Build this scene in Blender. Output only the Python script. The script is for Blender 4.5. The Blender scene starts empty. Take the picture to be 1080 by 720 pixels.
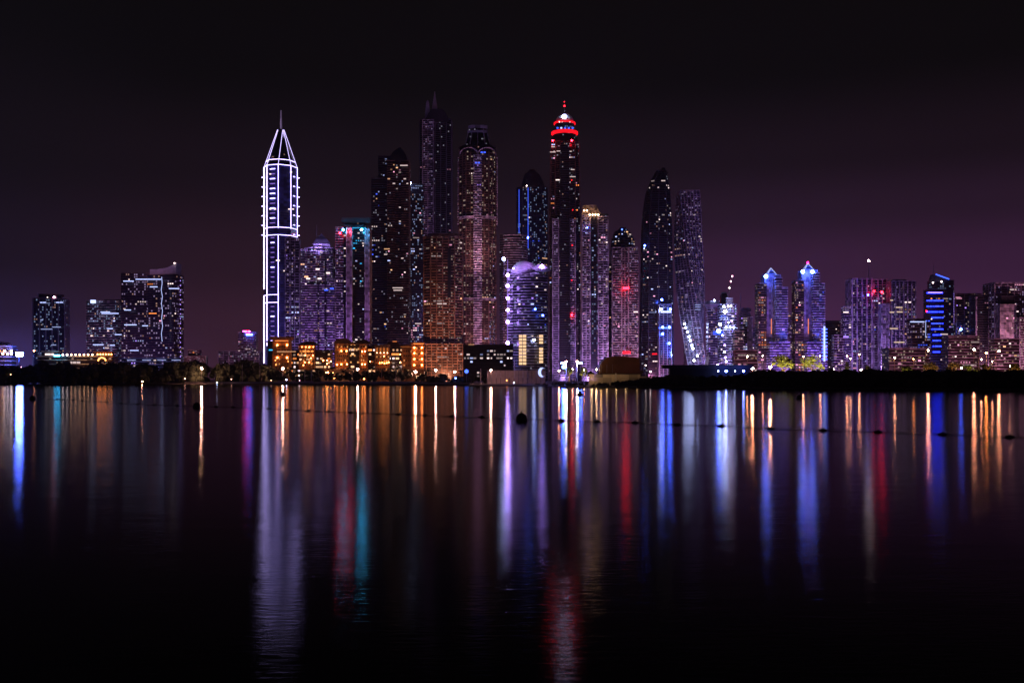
import bpy, math, random
from mathutils import Vector

# ------------------------------------------------------------------ camera, sky, exposure
F = 1050.0            # focal length in pixels of a 1080 px wide frame
HC = 3.5              # camera height above the water
HY = 400.0            # pixel row of the horizon
sc = bpy.context.scene
C = sc.collection
cam = bpy.data.objects.new('camera', bpy.data.cameras.new('camera'))
C.objects.link(cam)
cam.location = (0, 0, HC)
cam.rotation_euler = (math.radians(90), 0, 0)
cam.data.sensor_width = 36
cam.data.lens = F / 1080 * 36
cam.data.shift_y = (HY - 360) / 1080
cam.data.clip_start = 0.5
cam.data.clip_end = 30000
sc.camera = cam

sc.view_settings.view_transform = 'Standard'
sc.view_settings.look = 'None'
sc.view_settings.exposure = 0
sc.view_settings.gamma = 1
sc.render.film_transparent = False
sc.cycles.use_denoising = True
sc.cycles.sample_clamp_indirect = 6
sc.cycles.sample_clamp_direct = 0
sc.cycles.max_bounces = 4
sc.cycles.diffuse_bounces = 1
sc.cycles.glossy_bounces = 2
sc.cycles.use_light_tree = True
sc.cycles.caustics_reflective = False

world = bpy.data.worlds.new("World")
sc.world = world
world.use_nodes = True
nt = world.node_tree
N, L = nt.nodes, nt.links
bgn = N['Background']
tc = N.new('ShaderNodeTexCoord')
sep = N.new('ShaderNodeSeparateXYZ')
L.new(tc.outputs['Generated'], sep.inputs[0])
# night sky: dark overhead, city light pollution low down, bluer towards the left, wine red to the right
rampR = N.new('ShaderNodeValToRGB')
rampR.color_ramp.interpolation = 'EASE'
def setramp(r, stops):
    e = r.color_ramp.elements
    while len(e) > 1: e.remove(e[-1])
    e[0].position = stops[0][0]; e[0].color = (*stops[0][1], 1)
    for p, c in stops[1:]:
        q = e.new(p); q.color = (*c, 1)
L.new(sep.outputs['Z'], rampR.inputs[0])
setramp(rampR, [(0.0, (.046, .0165, .034)), (0.05, (.036, .0130, .0265)), (0.11, (.0215, .0088, .0165)), (0.2, (.0085, .0048, .0075)),
                (0.29, (.0032, .0026, .0028)), (1.0, (.0016, .0014, .0016))])
rampE = N.new('ShaderNodeValToRGB')
rampE.color_ramp.interpolation = 'EASE'
L.new(sep.outputs['Z'], rampE.inputs[0])
setramp(rampE, [(0.0, (.068, .021, .074)), (0.05, (.057, .0180, .059)), (0.11, (.039, .0132, .040)), (0.16, (.0205, .0088, .0205)), (0.21, (.0100, .0053, .0092)),
                (0.29, (.0034, .0027, .0030)), (1.0, (.0016, .0014, .0016))])
rampL = N.new('ShaderNodeValToRGB')
rampL.color_ramp.interpolation = 'EASE'
L.new(sep.outputs['Z'], rampL.inputs[0])
setramp(rampL, [(0.0, (.058, .040, .190)), (0.025, (.042, .026, .105)), (0.06, (.021, .0115, .035)), (0.11, (.0125, .0072, .016)), (0.2, (.0070, .0048, .0075)),
                (0.33, (.0038, .0032, .0042)), (1.0, (.0020, .0018, .0024))])
mr = N.new('ShaderNodeMapRange')
mr.interpolation_type = 'SMOOTHSTEP'
mr.inputs['From Min'].default_value = -0.48
mr.inputs['From Max'].default_value = -0.27
L.new(sep.outputs['X'], mr.inputs['Value'])
mx = N.new('ShaderNodeMix'); mx.data_type = 'RGBA'
L.new(mr.outputs[0], mx.inputs[0]); L.new(rampL.outputs[0], mx.inputs[6])
mr2 = N.new('ShaderNodeMapRange'); mr2.interpolation_type = 'SMOOTHSTEP'
mr2.inputs['From Min'].default_value = -0.08; mr2.inputs['From Max'].default_value = 0.26
L.new(sep.outputs['X'], mr2.inputs['Value'])
mx2 = N.new('ShaderNodeMix'); mx2.data_type = 'RGBA'
L.new(mr2.outputs[0], mx2.inputs[0]); L.new(rampR.outputs[0], mx2.inputs[6]); L.new(rampE.outputs[0], mx2.inputs[7]); L.new(mx2.outputs[2], mx.inputs[7])
L.new(mx.outputs[2], bgn.inputs['Color'])
bgn.inputs['Strength'].default_value = 1.0

# ------------------------------------------------------------------ helpers
def W(px, py, D):
    return Vector(((px - 540) / F * D, D, HC + (HY - py) / F * D))

def tag(o, label=None, cat=None, group=None, kind=None):
    if label: o['label'] = label
    if cat: o['category'] = cat
    if group: o['group'] = group
    if kind: o['kind'] = kind
    return o

class MB:
    def __init__(s): s.v = []; s.f = []
    def poly(s, pts):
        i = len(s.v); s.v += [tuple(p) for p in pts]; s.f.append(tuple(range(i, i + len(pts))))
    def box(s, x0, x1, y0, y1, z0, z1):
        i = len(s.v)
        s.v += [(x0,y0,z0),(x1,y0,z0),(x1,y1,z0),(x0,y1,z0),(x0,y0,z1),(x1,y0,z1),(x1,y1,z1),(x0,y1,z1)]
        s.f += [tuple(i+k for k in q) for q in ((0,3,2,1),(4,5,6,7),(0,1,5,4),(1,2,6,5),(2,3,7,6),(3,0,4,7))]
        return s
    def loft(s, rings, cap=True):
        n = len(rings[0]); i = len(s.v)
        for r in rings: s.v += [tuple(p) for p in r]
        for k in range(len(rings)-1):
            a = i + k*n; b = a + n
            for j in range(n):
                j2 = (j+1) % n
                s.f.append((a+j, a+j2, b+j2, b+j))
        if cap:
            s.f.append(tuple(i+j for j in reversed(range(n))))
            s.f.append(tuple(i+(len(rings)-1)*n+j for j in range(n)))
        return s
    def tube(s, a, b, r0, r1=None, n=6):
        r1 = r0 if r1 is None else r1
        a = Vector(a); b = Vector(b); d = (b-a)
        if d.length < 1e-6: return s
        q = d.to_track_quat('Z', 'Y')
        ra, rb = [], []
        for k in range(n):
            t = 2*math.pi*k/n
            u = q @ Vector((math.cos(t), math.sin(t), 0))
            ra.append(a+u*r0); rb.append(b+u*r1)
        return s.loft([ra, rb])
    def lathe(s, prof, c=(0,0,0), n=20, sx=1, sy=1):
        rings = [[(c[0]+r*math.cos(2*math.pi*k/n)*sx, c[1]+r*math.sin(2*math.pi*k/n)*sy, c[2]+z) for k in range(n)] for r, z in prof]
        return s.loft(rings)
    def ball(s, c, r, n=8, m=6, sz=1):
        prof = [(max(1e-3, r*math.sin(math.pi*k/m)), -r*sz*math.cos(math.pi*k/m)) for k in range(m+1)]
        return s.lathe(prof, c, n)
    def mesh(s, name, m):
        me = bpy.data.meshes.new(name); me.from_pydata(s.v, [], s.f); me.update()
        if m: me.materials.append(m)
        return me
    def build(s, name, m, parent=None, smooth=False):
        me = s.mesh(name, m)
        if smooth:
            for p in me.polygons: p.use_smooth = True
        return link(name, me, parent)

def link(name, data, parent=None, loc=None):
    o = bpy.data.objects.new(name, data); C.objects.link(o)
    if parent is not None: o.parent = parent
    if loc is not None: o.location = loc
    return o

def empty(name, loc, label=None, cat=None, group=None):
    o = bpy.data.objects.new(name, None); C.objects.link(o); o.location = loc
    o.empty_display_size = 2
    return tag(o, label, cat, group)

# ------------------------------------------------------------------ materials
MATS = {}
def emis(name, col, st, nee=False):
    m = bpy.data.materials.new(name); m.use_nodes = True
    n = m.node_tree.nodes; n.clear()
    e = n.new('ShaderNodeEmission'); o = n.new('ShaderNodeOutputMaterial')
    e.inputs[0].default_value = (*col, 1); e.inputs[1].default_value = st
    m.node_tree.links.new(e.outputs[0], o.inputs[0])
    m.cycles.emission_sampling = 'FRONT' if nee else 'NONE'
    MATS[name] = m
    return m

def surf(name, col, rough=.7, var=.25, scale=.15, metal=0, spec=.4, cells=False):
    m = bpy.data.materials.new(name); m.use_nodes = True
    nt = m.node_tree; n = nt.nodes; l = nt.links
    b = n['Principled BSDF']
    t = n.new('ShaderNodeTexCoord'); no = n.new('ShaderNodeTexNoise'); no.inputs['Scale'].default_value = scale
    no.inputs['Detail'].default_value = 4
    l.new(t.outputs['Object'], no.inputs['Vector'])
    r = n.new('ShaderNodeMapRange'); r.inputs['From Min'].default_value = .3; r.inputs['From Max'].default_value = .7
    r.inputs['To Min'].default_value = 1-var; r.inputs['To Max'].default_value = 1+var
    l.new(no.outputs[0], r.inputs['Value'])
    mu = n.new('ShaderNodeVectorMath'); mu.operation = 'SCALE'
    mu.inputs[0].default_value = col
    if cells:   # varied panels and partly lit balconies, both put into the colour bay by bay
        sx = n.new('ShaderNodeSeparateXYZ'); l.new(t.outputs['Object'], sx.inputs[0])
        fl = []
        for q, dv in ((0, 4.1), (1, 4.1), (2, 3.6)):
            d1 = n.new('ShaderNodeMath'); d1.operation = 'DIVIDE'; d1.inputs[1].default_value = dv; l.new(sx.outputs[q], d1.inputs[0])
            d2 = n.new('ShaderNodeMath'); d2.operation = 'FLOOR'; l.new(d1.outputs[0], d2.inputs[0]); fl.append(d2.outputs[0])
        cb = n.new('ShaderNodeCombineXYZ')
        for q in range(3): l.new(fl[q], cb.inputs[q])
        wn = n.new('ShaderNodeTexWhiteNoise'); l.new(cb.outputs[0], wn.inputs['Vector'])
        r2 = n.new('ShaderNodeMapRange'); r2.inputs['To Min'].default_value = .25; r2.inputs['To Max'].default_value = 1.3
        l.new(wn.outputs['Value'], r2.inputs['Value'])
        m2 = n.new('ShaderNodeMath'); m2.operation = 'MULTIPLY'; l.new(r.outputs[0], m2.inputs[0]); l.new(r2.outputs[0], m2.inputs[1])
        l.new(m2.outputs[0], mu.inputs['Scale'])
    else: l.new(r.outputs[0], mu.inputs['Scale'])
    l.new(mu.outputs[0], b.inputs['Base Color'])
    b.inputs['Roughness'].default_value = rough; b.inputs['Metallic'].default_value = metal
    b.inputs['Specular IOR Level'].default_value = spec
    MATS[name] = m
    return m

def glass(name, col=(.012,.012,.018), lit=(.8,.75,1), dens=.10, st=.35, bay=3.2, fh=3.6, base=0.0, basecol=(.3,.2,.5)):
    """dark curtain wall; a share of its rooms glow faintly behind the panes (a fixed pattern of rooms, one bay by one storey)"""
    st *= .65
    m = bpy.data.materials.new(name); m.use_nodes = True
    nt = m.node_tree; n = nt.nodes; l = nt.links
    b = n['Principled BSDF']
    b.inputs['Base Color'].default_value = (*col, 1); b.inputs['Roughness'].default_value = .18
    t = n.new('ShaderNodeTexCoord'); s = n.new('ShaderNodeSeparateXYZ'); l.new(t.outputs['Object'], s.inputs[0])
    def mth(op, a, bb=None, c=None):
        q = n.new('ShaderNodeMath'); q.operation = op
        for k, v in enumerate((a, bb, c)):
            if v is None: continue
            if isinstance(v, (int, float)): q.inputs[k].default_value = v
            else: l.new(v, q.inputs[k])
        return q.outputs[0]
    u = mth('ADD', s.outputs[0], mth('MULTIPLY', s.outputs[1], .73))
    u = mth('DIVIDE', u, bay); v = mth('DIVIDE', s.outputs[2], fh)
    oi = n.new('ShaderNodeObjectInfo')
    cb = n.new('ShaderNodeCombineXYZ'); l.new(mth('FLOOR', u), cb.inputs[0]); l.new(mth('FLOOR', v), cb.inputs[1])
    l.new(mth('MULTIPLY', oi.outputs['Random'], 91.7), cb.inputs[2])
    wn = n.new('ShaderNodeTexWhiteNoise'); wn.noise_dimensions = '3D'; l.new(cb.outputs[0], wn.inputs['Vector'])
    on = mth('GREATER_THAN', wn.outputs['Value'], 1-dens)
    fu = mth('FRACT', u); fv = mth('FRACT', v)
    a = mth('MULTIPLY', mth('GREATER_THAN', fu, .22), mth('LESS_THAN', fu, .80))
    c = mth('MULTIPLY', mth('GREATER_THAN', fv, .32), mth('LESS_THAN', fv, .85))
    win = mth('MULTIPLY', mth('MULTIPLY', a, c), on)
    sp = n.new('ShaderNodeSeparateColor'); l.new(wn.outputs['Color'], sp.inputs[0])
    br = mth('MULTIPLY', mth('POWER', sp.outputs[0], 2.0), st)
    l.new(mth('MULTIPLY', win, br), b.inputs['Emission Strength'])
    hs = n.new('ShaderNodeMix'); hs.data_type = 'RGBA'
    hs.inputs[6].default_value = (*lit, 1); hs.inputs[7].default_value = (1, .55, .42, 1)
    l.new(mth('GREATER_THAN', sp.outputs[1], .84), hs.inputs[0]); l.new(hs.outputs[2], b.inputs['Emission Color'])
    m.cycles.emission_sampling = 'NONE'
    MATS[name] = m
    return m

glass('glass', dens=.16, st=.5)
glass('glass_blue', (.01,.014,.03), (.45,.6,1), .22, .6)
glass('glass_dark', (.006,.006,.009), (.8,.8,1), .05, .35)
glass('glass_warm', (.02,.013,.011), (1,.75,.6), .2, .5)
glass('glass_violet', (.018,.012,.03), (.75,.55,1), .22, .6)
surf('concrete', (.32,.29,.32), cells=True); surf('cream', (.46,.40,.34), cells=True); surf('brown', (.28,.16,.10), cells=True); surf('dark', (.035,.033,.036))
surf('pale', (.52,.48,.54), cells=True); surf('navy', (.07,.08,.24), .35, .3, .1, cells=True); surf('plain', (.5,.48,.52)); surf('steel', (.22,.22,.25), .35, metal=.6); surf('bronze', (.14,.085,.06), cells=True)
surf('pole', (.30,.30,.31), .5); surf('black', (.012,.012,.013)); surf('bark', (.06,.045,.03), .9, scale=2)
surf('leaf', (.055,.075,.022), .8, .5, .8); surf('leaf_dark', (.03,.04,.016), .9, .5, .6); surf('buoy', (.02,.018,.018), .45)
surf('sand', (.07,.06,.055), .95, .35, .05); surf('stone', (.30,.25,.24), .85, .2, .3); surf('tent', (.12,.065,.03), .8, .3, .12)
surf('rope', (.05,.045,.04), .9); surf('ochre', (.34,.17,.07), .85, .45, .35); surf('rooftile', (.09,.05,.035), .8)

COL = dict(w=(1,.76,.74), c=(.46,.54,1), y=(1,.52,.27), o=(1,.27,.06), b=(.05,.11,1), p=(1,.40,.62), r=(1,.006,.014), v=(.42,.24,1), t=(.04,.5,1), m=(1,.04,.5), d=(.012,.025,1), x=(1,.01,.22))
for k, c in COL.items():
    emis('win_'+k+'1', c, .28); emis('win_'+k+'2', c, .75); emis('win_'+k+'3', c, 1.7)
WM = {}
def winmesh(k):
    if k not in WM:
        WM[k] = MB().box(-.5, .5, -.5, .5, 0, 1).mesh('lit_window', MATS['win_'+k])
    return WM[k]
def lightmat(col, st, nee=True):
    if nee: st *= 1.65*(3.4 if col in 'bvc' and st > 5 else 1.6 if col in 'dtmr' and st > 2.5 else 1)
    key = 'lamp_%s_%g_%d' % (col, st, nee)
    return MATS.get(key) or emis(key, COL[col], st, nee)

# ------------------------------------------------------------------ tower kit
def unit(shape, r):
    P = math.pi
    if shape == 'rect': return [(-1,-r),(1,-r),(1,r),(-1,r)]
    if shape == 'oct':
        c = .38; return [(-1+c,-r),(1-c,-r),(1,-r+c*r),(1,r-c*r),(1-c,r),(-1+c,r),(-1,r-c*r),(-1,-r+c*r)]
    if shape == 'round': return [(math.cos(2*P*k/20-P/2), r*math.sin(2*P*k/20-P/2)) for k in range(20)]
    if shape == 'bow':
        a = [(-1+2*k/8, -r*(.62+.38*math.sin(P*k/8))) for k in range(9)]
        return a + [(1,r),(-1,r)]
    if shape == 'cross':
        c = .3; return [(-1+c,-r),(1-c,-r),(1-c,-r+c*r),(1,-r+c*r),(1,r-c*r),(1-c,r-c*r),(1-c,r),(-1+c,r),(-1+c,r-c*r),(-1,r-c*r),(-1,-r+c*r),(-1+c,-r+c*r)]
    if shape == 'split':  # a recessed bay down the middle of the front
        return [(-1,-r),(-.28,-r),(-.28,-r*.72),(.28,-r*.72),(.28,-r),(1,-r),(1,r),(-1,r)]
    if shape == 'oct8': return [(math.cos(math.radians(5+45*k)), r*math.sin(math.radians(5+45*k))) for k in range(8)]
    raise KeyError(shape)

class Tower:
    """Empty at the tower's foot; geometry of its parts is given in photo pixels at the tower's distance D"""
    def __init__(s, name, label, cat, cx, D, g=0.8, group=None):
        s.D = D; s.cx = cx; s.k = D/F; s.g = g
        s.X = (cx-540)*s.k
        s.root = empty(name, (s.X, D, g), label, cat, group)
        s.rnd = random.Random(int(cx*13+D))
        s.nwin = 0
    def p(s, px, py, dy=0):
        w = W(px, py, s.D+dy); return Vector((w.x-s.X, dy, w.z-s.g))
    def z(s, py, dy=0): return HC+(HY-py)/F*(s.D+dy)-s.g
    def block(s, prof, yb=402, shape='rect', r=.8, rot=0, dy=0, glassm='glass', band='concrete', fh=3.6, th=1.0, pr=.7, piers=0, pw=1.0,
              lit=0, cols='wwcp', rows=0, twist=0, name='wall', strong=.5, cap=True, bias=0):
        """prof: (x0, x1, ytop) or a list of (y, x0, x1) from the top down"""
        if not isinstance(prof, list): prof = [(prof[2], prof[0], prof[1]), (yb, prof[0], prof[1])]
        prof = sorted(prof)
        D = s.D+dy; k = D/F; th0 = math.radians(rot); up = unit(shape, r)
        zt = s.z(prof[0][0], dy); zb = max(0, s.z(prof[-1][0], dy))
        den = 1.0 if shape in ('round', 'oct8') else (abs(math.cos(th0))+r*abs(math.sin(th0)))
        def ring(z, off=0.0):
            y = HY-(z+s.g-HC)/k
            y = min(max(y, prof[0][0]), prof[-1][0])
            for (ya, a0, a1), (ybb, b0, b1) in zip(prof, prof[1:]):
                if ya <= y <= ybb: break
            t = 0 if ybb == ya else (y-ya)/(ybb-ya)
            x0 = a0+(b0-a0)*t; x1 = a1+(b1-a1)*t
            cx = ((x0+x1)/2-540)*k-s.X; hw = (x1-x0)/2*k/den
            sc_ = 1+off/max(hw, .5)
            a = th0+math.radians(twist)*(z-zb)/max(1, zt-zb)
            ca, sa = math.cos(a), math.sin(a)
            return [(cx+(px*ca-py*sa)*hw*sc_, dy+(px*sa+py*ca)*hw*sc_, z) for px, py in up]
        zs = [zb]+sorted({s.z(q[0], dy) for q in prof if s.z(q[0], dy) > zb+.01})
        if twist:
            nf = int((zt-zb)/fh); zs = [zb+(zt-zb)*i/nf for i in range(nf+1)]
        MB().loft([ring(z) for z in zs]).build(name, MATS[glassm], s.root)
        g = MB()
        if th > 0:
            z = zb+fh
            while z < zt-th:
                g.loft([ring(z, pr), ring(z+th, pr)]); z += fh
        if cap: g.loft([ring(zt-.1, pr), ring(zt+1.2, pr)])
        n = len(up)
        if piers:
            for e in range(n):
                base = ring(zb); a = Vector(base[e]); b = Vector(base[(e+1) % n]); ed = b-a
                nr = Vector((ed.y, -ed.x, 0)).normalized()
                if nr.y > .3: continue
                m = max(1, round(piers*ed.length/(2*(prof[-1][2]-prof[-1][1])/2*k)))
                for q in range(m+1):
                    t = q/m; rr = []
                    for z in zs:
                        R = ring(z); A = Vector(R[e]); B = Vector(R[(e+1) % n]); E = (B-A); u = E.normalized(); nn = Vector((u.y, -u.x, 0))
                        c = A+E*t
                        rr.append([c-u*pw/2-nn*.3, c-u*pw/2+nn*(pr+.25), c+u*pw/2+nn*(pr+.25), c+u*pw/2-nn*.3])
                    rr = [[(v.x, v.y, v.z) for v in R2] for R2 in rr]
                    # order so that normals face out is not needed for a closed box
                    g.loft(rr)
        if g.f: g.build('facade_grid', MATS[band], s.root)
        # lit rooms
        R = s.rnd; hot = [R.random() for _ in range(4)]; used = set(); tries = 0; made = 0
        while made < lit and tries < lit*20 and s.nwin < 98:
            tries += 1
            fr = R.random()
            if hot and R.random() < .55: fr = min(.999, max(0, R.choice(hot)+R.gauss(0, .025)))
            if bias: fr = fr**(1+bias) if bias > 0 else 1-(1-fr)**(1-bias)
            nfl = int((zt-zb)/fh)-1
            if nfl < 1: break
            fl = int(fr*nfl)+1
            z = zb+fl*fh+th+.25
            rg = ring(z); e = R.randrange(n); a = Vector(rg[e]); b = Vector(rg[(e+1) % n]); ed = b-a
            nr = Vector((ed.y, -ed.x, 0)).normalized()
            if nr.y > -.15 or ed.length*abs(nr.y) < 2.5: continue
            if R.random() > ed.length*abs(nr.y)/(2*k*8): 
                if R.random() > .5: continue
            wd = R.choice((1.4, 1.8, 2.2, 2.8, 3.8)); nb = max(1, int(ed.length/3.2))
            q = R.randrange(nb); key = (e, fl, q)
            if key in used: continue
            used.add(key)
            run = 1 if R.random() > .18 else R.randint(2, 4)
            ck = R.choice(cols)+('3' if R.random() < strong*.45 else '2' if R.random() < strong else '1')
            for j in range(run):
                if q+j >= nb or s.nwin >= 98: break
                used.add((e, fl, q+j))
                c = a+ed*((q+j+.5)/nb)
                o = link('lit_window', winmesh(ck), s.root, (c.x+nr.x*.12, c.y+nr.y*.12, z))
                o.scale = (min(wd, ed.length/nb*.95), .3, min(fh-th-.6, 1.6)); o.rotation_euler.z = math.atan2(ed.y, ed.x)
                s.nwin += 1; made += 1
        return s
    def box(s, name, mat, x0, x1, y0, y1, dy=0, d=4, parent=None):
        """a box whose front face stands at depth offset dy, d metres deep"""
        a = s.p(x0, y1, dy); b = s.p(x1, y0, dy)
        return MB().box(a.x, b.x, dy, dy+d, max(0, a.z), b.z).build(name, MATS[mat] if isinstance(mat, str) else mat, parent or s.root)
    def strip(s, name, mat, a, b, r=.5, dy=0, dyb=None, n=5):
        A = s.p(*a, dy); B = s.p(*b, dy if dyb is None else dyb)
        return MB().tube(A, B, r, n=n).build(name, MATS[mat] if isinstance(mat, str) else mat, s.root)
    def lamp(s, px, py, r, col, st, dy=-20, nee=True, name='beacon', n=8):
        c = s.p(px, py, dy)
        return MB().ball(c, r, n, 5).build(name, lightmat(col, st, nee), s.root)
    def mast(s, px, y0, y1, r0=.5, r1=.15, dy=0, mat='steel', name='mast'):
        return MB().tube(s.p(px, y1, dy), s.p(px, y0, dy), r0, r1).build(name, MATS[mat], s.root)
    def flood(s, col=(.55,.28,1), I=4.0, dist=75, aim=.3, dx=0, size=110, z=5, r=1.5, h=None):
        """unseen spot added before the tower, stands in for city glow on its front; I: kilowatts-ish"""
        ld = bpy.data.lights.new('floodlight', 'SPOT'); ld.energy = I*4e4; dist *= 1.3 if dist > 50 else 1; ld.color = [c**1.25 for c in col]; ld.spot_size = math.radians(size); ld.spot_blend = 1
        ld.shadow_soft_size = r
        o = link('floodlight', ld, s.root, (dx, -dist, z))  # fill light added for the facade, no lamp body
        t = Vector((0, 0, (h or 200)*aim)); d = t-o.location
        o.rotation_euler = d.to_track_quat('-Z', 'Y').to_euler()
        return o

# ------------------------------------------------------------------ water, land
def build_water():
    o = MB(); n = 1
    o.poly([(-5000,-60,0),(5000,-60,0),(5000,9000,0),(-5000,9000,0)])
    m = bpy.data.materials.new('water'); m.use_nodes = True
    t = m.node_tree; N = t.nodes; L = t.links; N.clear()
    out = N.new('ShaderNodeOutputMaterial'); gl = N.new('ShaderNodeBsdfAnisotropic'); gl.distribution = 'BECKMANN'
    gl.inputs['Roughness'].default_value = WATER_ROUGH; gl.inputs['Color'].default_value = (.50,.50,.51,1)
    df = N.new('ShaderNodeBsdfDiffuse'); df.inputs[0].default_value = (.0012,.0014,.0018,1)
    fr = N.new('ShaderNodeFresnel'); fr.inputs['IOR'].default_value = 1.333
    mx = N.new('ShaderNodeMixShader')
    L.new(fr.outputs[0], mx.inputs[0]); L.new(df.outputs[0], mx.inputs[1]); L.new(gl.outputs[0], mx.inputs[2]); L.new(mx.outputs[0], out.inputs[0])
    tc = N.new('ShaderNodeTexCoord'); mp = N.new('ShaderNodeMapping'); mp.inputs['Scale'].default_value = (.45, 1.5, 1)
    L.new(tc.outputs['Object'], mp.inputs[0])
    n1 = N.new('ShaderNodeTexNoise'); n1.inputs['Scale'].default_value = 4.8; n1.inputs['Detail'].default_value = 3; n1.inputs['Distortion'].default_value = .4
    L.new(mp.outputs[0], n1.inputs['Vector'])
    bp = N.new('ShaderNodeBump'); bp.inputs['Strength'].default_value = 1; bp.inputs['Distance'].default_value = WATER_BUMP
    n2 = N.new('ShaderNodeTexNoise'); n2.inputs['Scale'].default_value = .35; n2.inputs['Detail'].default_value = 2
    L.new(mp.outputs[0], n2.inputs['Vector'])
    ma = N.new('ShaderNodeMath'); ma.operation = 'MULTIPLY_ADD'; ma.inputs[1].default_value = 2.2
    L.new(n2.outputs[0], ma.inputs[0]); L.new(n1.outputs[0], ma.inputs[2]); L.new(ma.outputs[0], bp.inputs['Height']); L.new(bp.outputs[0], gl.inputs['Normal'])
    ob = o.build('water', m); tag(ob, kind='structure')
WATER_ROUGH = 0.122
WATER_BUMP = 0.0042
build_water()

# the shore as seen: pixel row of the waterline against pixel column
SHORE = [(-1600,404),(-400,404.2),(0,404.6),(200,405),(440,406),(560,407.3),(640,408.3),(740,409.5),(850,410.3),(1080,411.5),(1400,412),(2600,412.6)]
def shore_D(px):
    for (a, ya), (b, yb) in zip(SHORE, SHORE[1:]):
        if a <= px <= b:
            y = ya+(yb-ya)*(px-a)/(b-a); return HC*F/(y-HY)
    return HC*F/4
rs = random.Random(4)
front = []
for px in range(-1600, 2600, 12):
    D = shore_D(px); w = W(px, HY, D); front.append((w.x, D+rs.uniform(-1, 1)*D*.004))
g = MB()
G = 0.8
def strip_rows(rows):
    n = len(rows[0]); i = len(g.v)
    for r in rows: g.v += r
    for k in range(len(rows)-1):
        for j in range(n-1):
            a = i+k*n+j; g.f.append((a, a+1, a+n+1, a+n))
strip_rows([[(x, y-1.5, -.6) for x, y in front], [(x, y, .12) for x, y in front], [(x*1.004, y+5, .55) for x, y in front], [(x*1.02, y+14, G) for x, y in front],
            [(x*1.1, y*1.1+30, G) for x, y in front], [(x*3, 2600, G) for x, y in front], [(x*9, 9000, G) for x, y in front]])
tag(g.build('ground', MATS['sand']), kind='structure')

# paved quay along the resort beach
q = MB()
a = []
for px in range(195, 505, 10):
    D = shore_D(px)+8; a.append((W(px, HY, D).x, D))
i = len(q.v)
for x, y in a: q.v += [(x, y, .3), (x, y, 1.7), (x, y+5, 1.7), (x, y+5, .3)]
for k in range(len(a)-1):
    for j in range(3):
        b = i+k*4+j; q.f.append((b, b+4, b+5, b+1))
tag(q.build('quay', MATS['plain']), kind='structure')

# ------------------------------------------------------------------ towers, from the left of the bay to the right
T = Tower
# left edge building
t = T('beach_club', 'low building with a row of warm lamps at the left edge of the bay', 'building', 2, 900)
t.block((-14,15,366), th=.8, rot=12, band='stone', glassm='glass_warm'); t.block((-14,6,362), th=.8, dy=12, band='stone')
for x, y, c in ((3,373,'y'),(5,370,'w'),(8,373,'w'),(12,373,'w'),(12,370,'w'),(-1,370,'o')): t.lamp(x, y, .9, c, 14, -14, name='wall_lamp')
t.flood((1,.5,.4), .25, 25, .3, h=25)
t = T('floodlight_mast', 'blazing blue white floodlight bank on a mast at the far left shore', 'floodlight', 20, 880)
t.mast(20, 374, 400, .35, .3)
t.box('lamp_panel', lightmat('b', 150), 17, 23.5, 371.5, 375.5, -1.5, .8)
t.box('lamp_core', lightmat('c', 30), 18.5, 22, 372.6, 374.6, -1.9, .3)

t = T('office_tower', 'dark blue ribbed glass tower, leftmost of the skyline, red lamp on top', 'tower', 54, 1500)
t.block((36.5,72,316), rot=14, r=.8, glassm='glass_blue', band='steel', th=0, piers=6, pw=1.6, lit=26, cols='wcc', strong=.25)
t.block((41,67,311.5), yb=318, rot=14, shape='oct', th=0, band='dark', glassm='glass_dark')
for x in (41,45,59,63): t.box('lit_window', 'win_c3', x, x+3.4, 318.4, 319.3, -20.5, .5)
for x0, x1, y in ((43,55,346.6),(55,64,344.4),(54,59,363.3)): t.box('lit_window', 'win_c2', x0, x1, y, y+.8, -22, .5)
t.lamp(57, 313.3, 1.5, 'p', 14, -16); t.lamp(50, 313.5, .8, 'w', 3, -16, False)
t.flood((.35,.4,1), 2.2, 80, .3, h=130)

t = T('banded_office_block', 'shorter banded block with a glowing white box sign on its left corner', 'tower', 112, 1480)
t.block((95,130,318.5), rot=-8, r=.7, band='cream', th=1.1, lit=34, cols='wwcc', glassm='glass_blue', strong=.4)
t.block((112,130,317), yb=320, th=0, dy=4, r=.5, band='dark', glassm='glass_dark')
t.box('box_sign', lightmat('c', 2.2, False), 95.3, 100.2, 316.2, 319.6, -22, 3)
for x0, x1, y in ((106,116,328.5),(107,125,330),(98,109,363),(116,121,363.5),(113,119,346),(121,128,352.3)): t.box('lit_window', 'win_c3', x0, x1, y, y+.9, -23, .5)
t.flood((.75,.4,.8), 3.2, 80, .35, h=120)

t = T('crowned_tower', 'broad tower with a swept purple lit crown and lightning shaped light line', 'tower', 160, 1480)
t.block((129,162,289.5), rot=10, r=.7, glassm='glass_violet', band='bronze', th=.8, lit=44, cols='wwcbv', strong=.45)
t.block((158,191,291), rot=-10, r=.7, dy=-10, glassm='glass_violet', band='bronze', th=.8, lit=44, cols='wcwpo', strong=.45)
cr = MB()
A = [t.p(158,290,-14), t.p(186,290,-14), t.p(186,277,-14), t.p(183,279,-14), t.p(176,282.3,-14), t.p(166,284,-14), t.p(158,284,-14)]
cr.loft([[tuple(v) for v in A], [(v.x, v.y+22, v.z) for v in A]]).build('crown', MATS['plain'], t.root)
for y0, y1, x0, x1 in ((292,299,170.5,171),(299,306,171,170),(306,313,170,171.3),(313,320,171.3,170.2),(320,328,170.2,171.4),(328,336,171.4,170.4),(336,344,170.4,171.5),(344,352,171.5,170.2),(352,360,170.2,171)):
    t.strip('light_strip', lightmat('c', 1.6, False), (x0,y0), (x1,y1), .35, -38)
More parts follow.
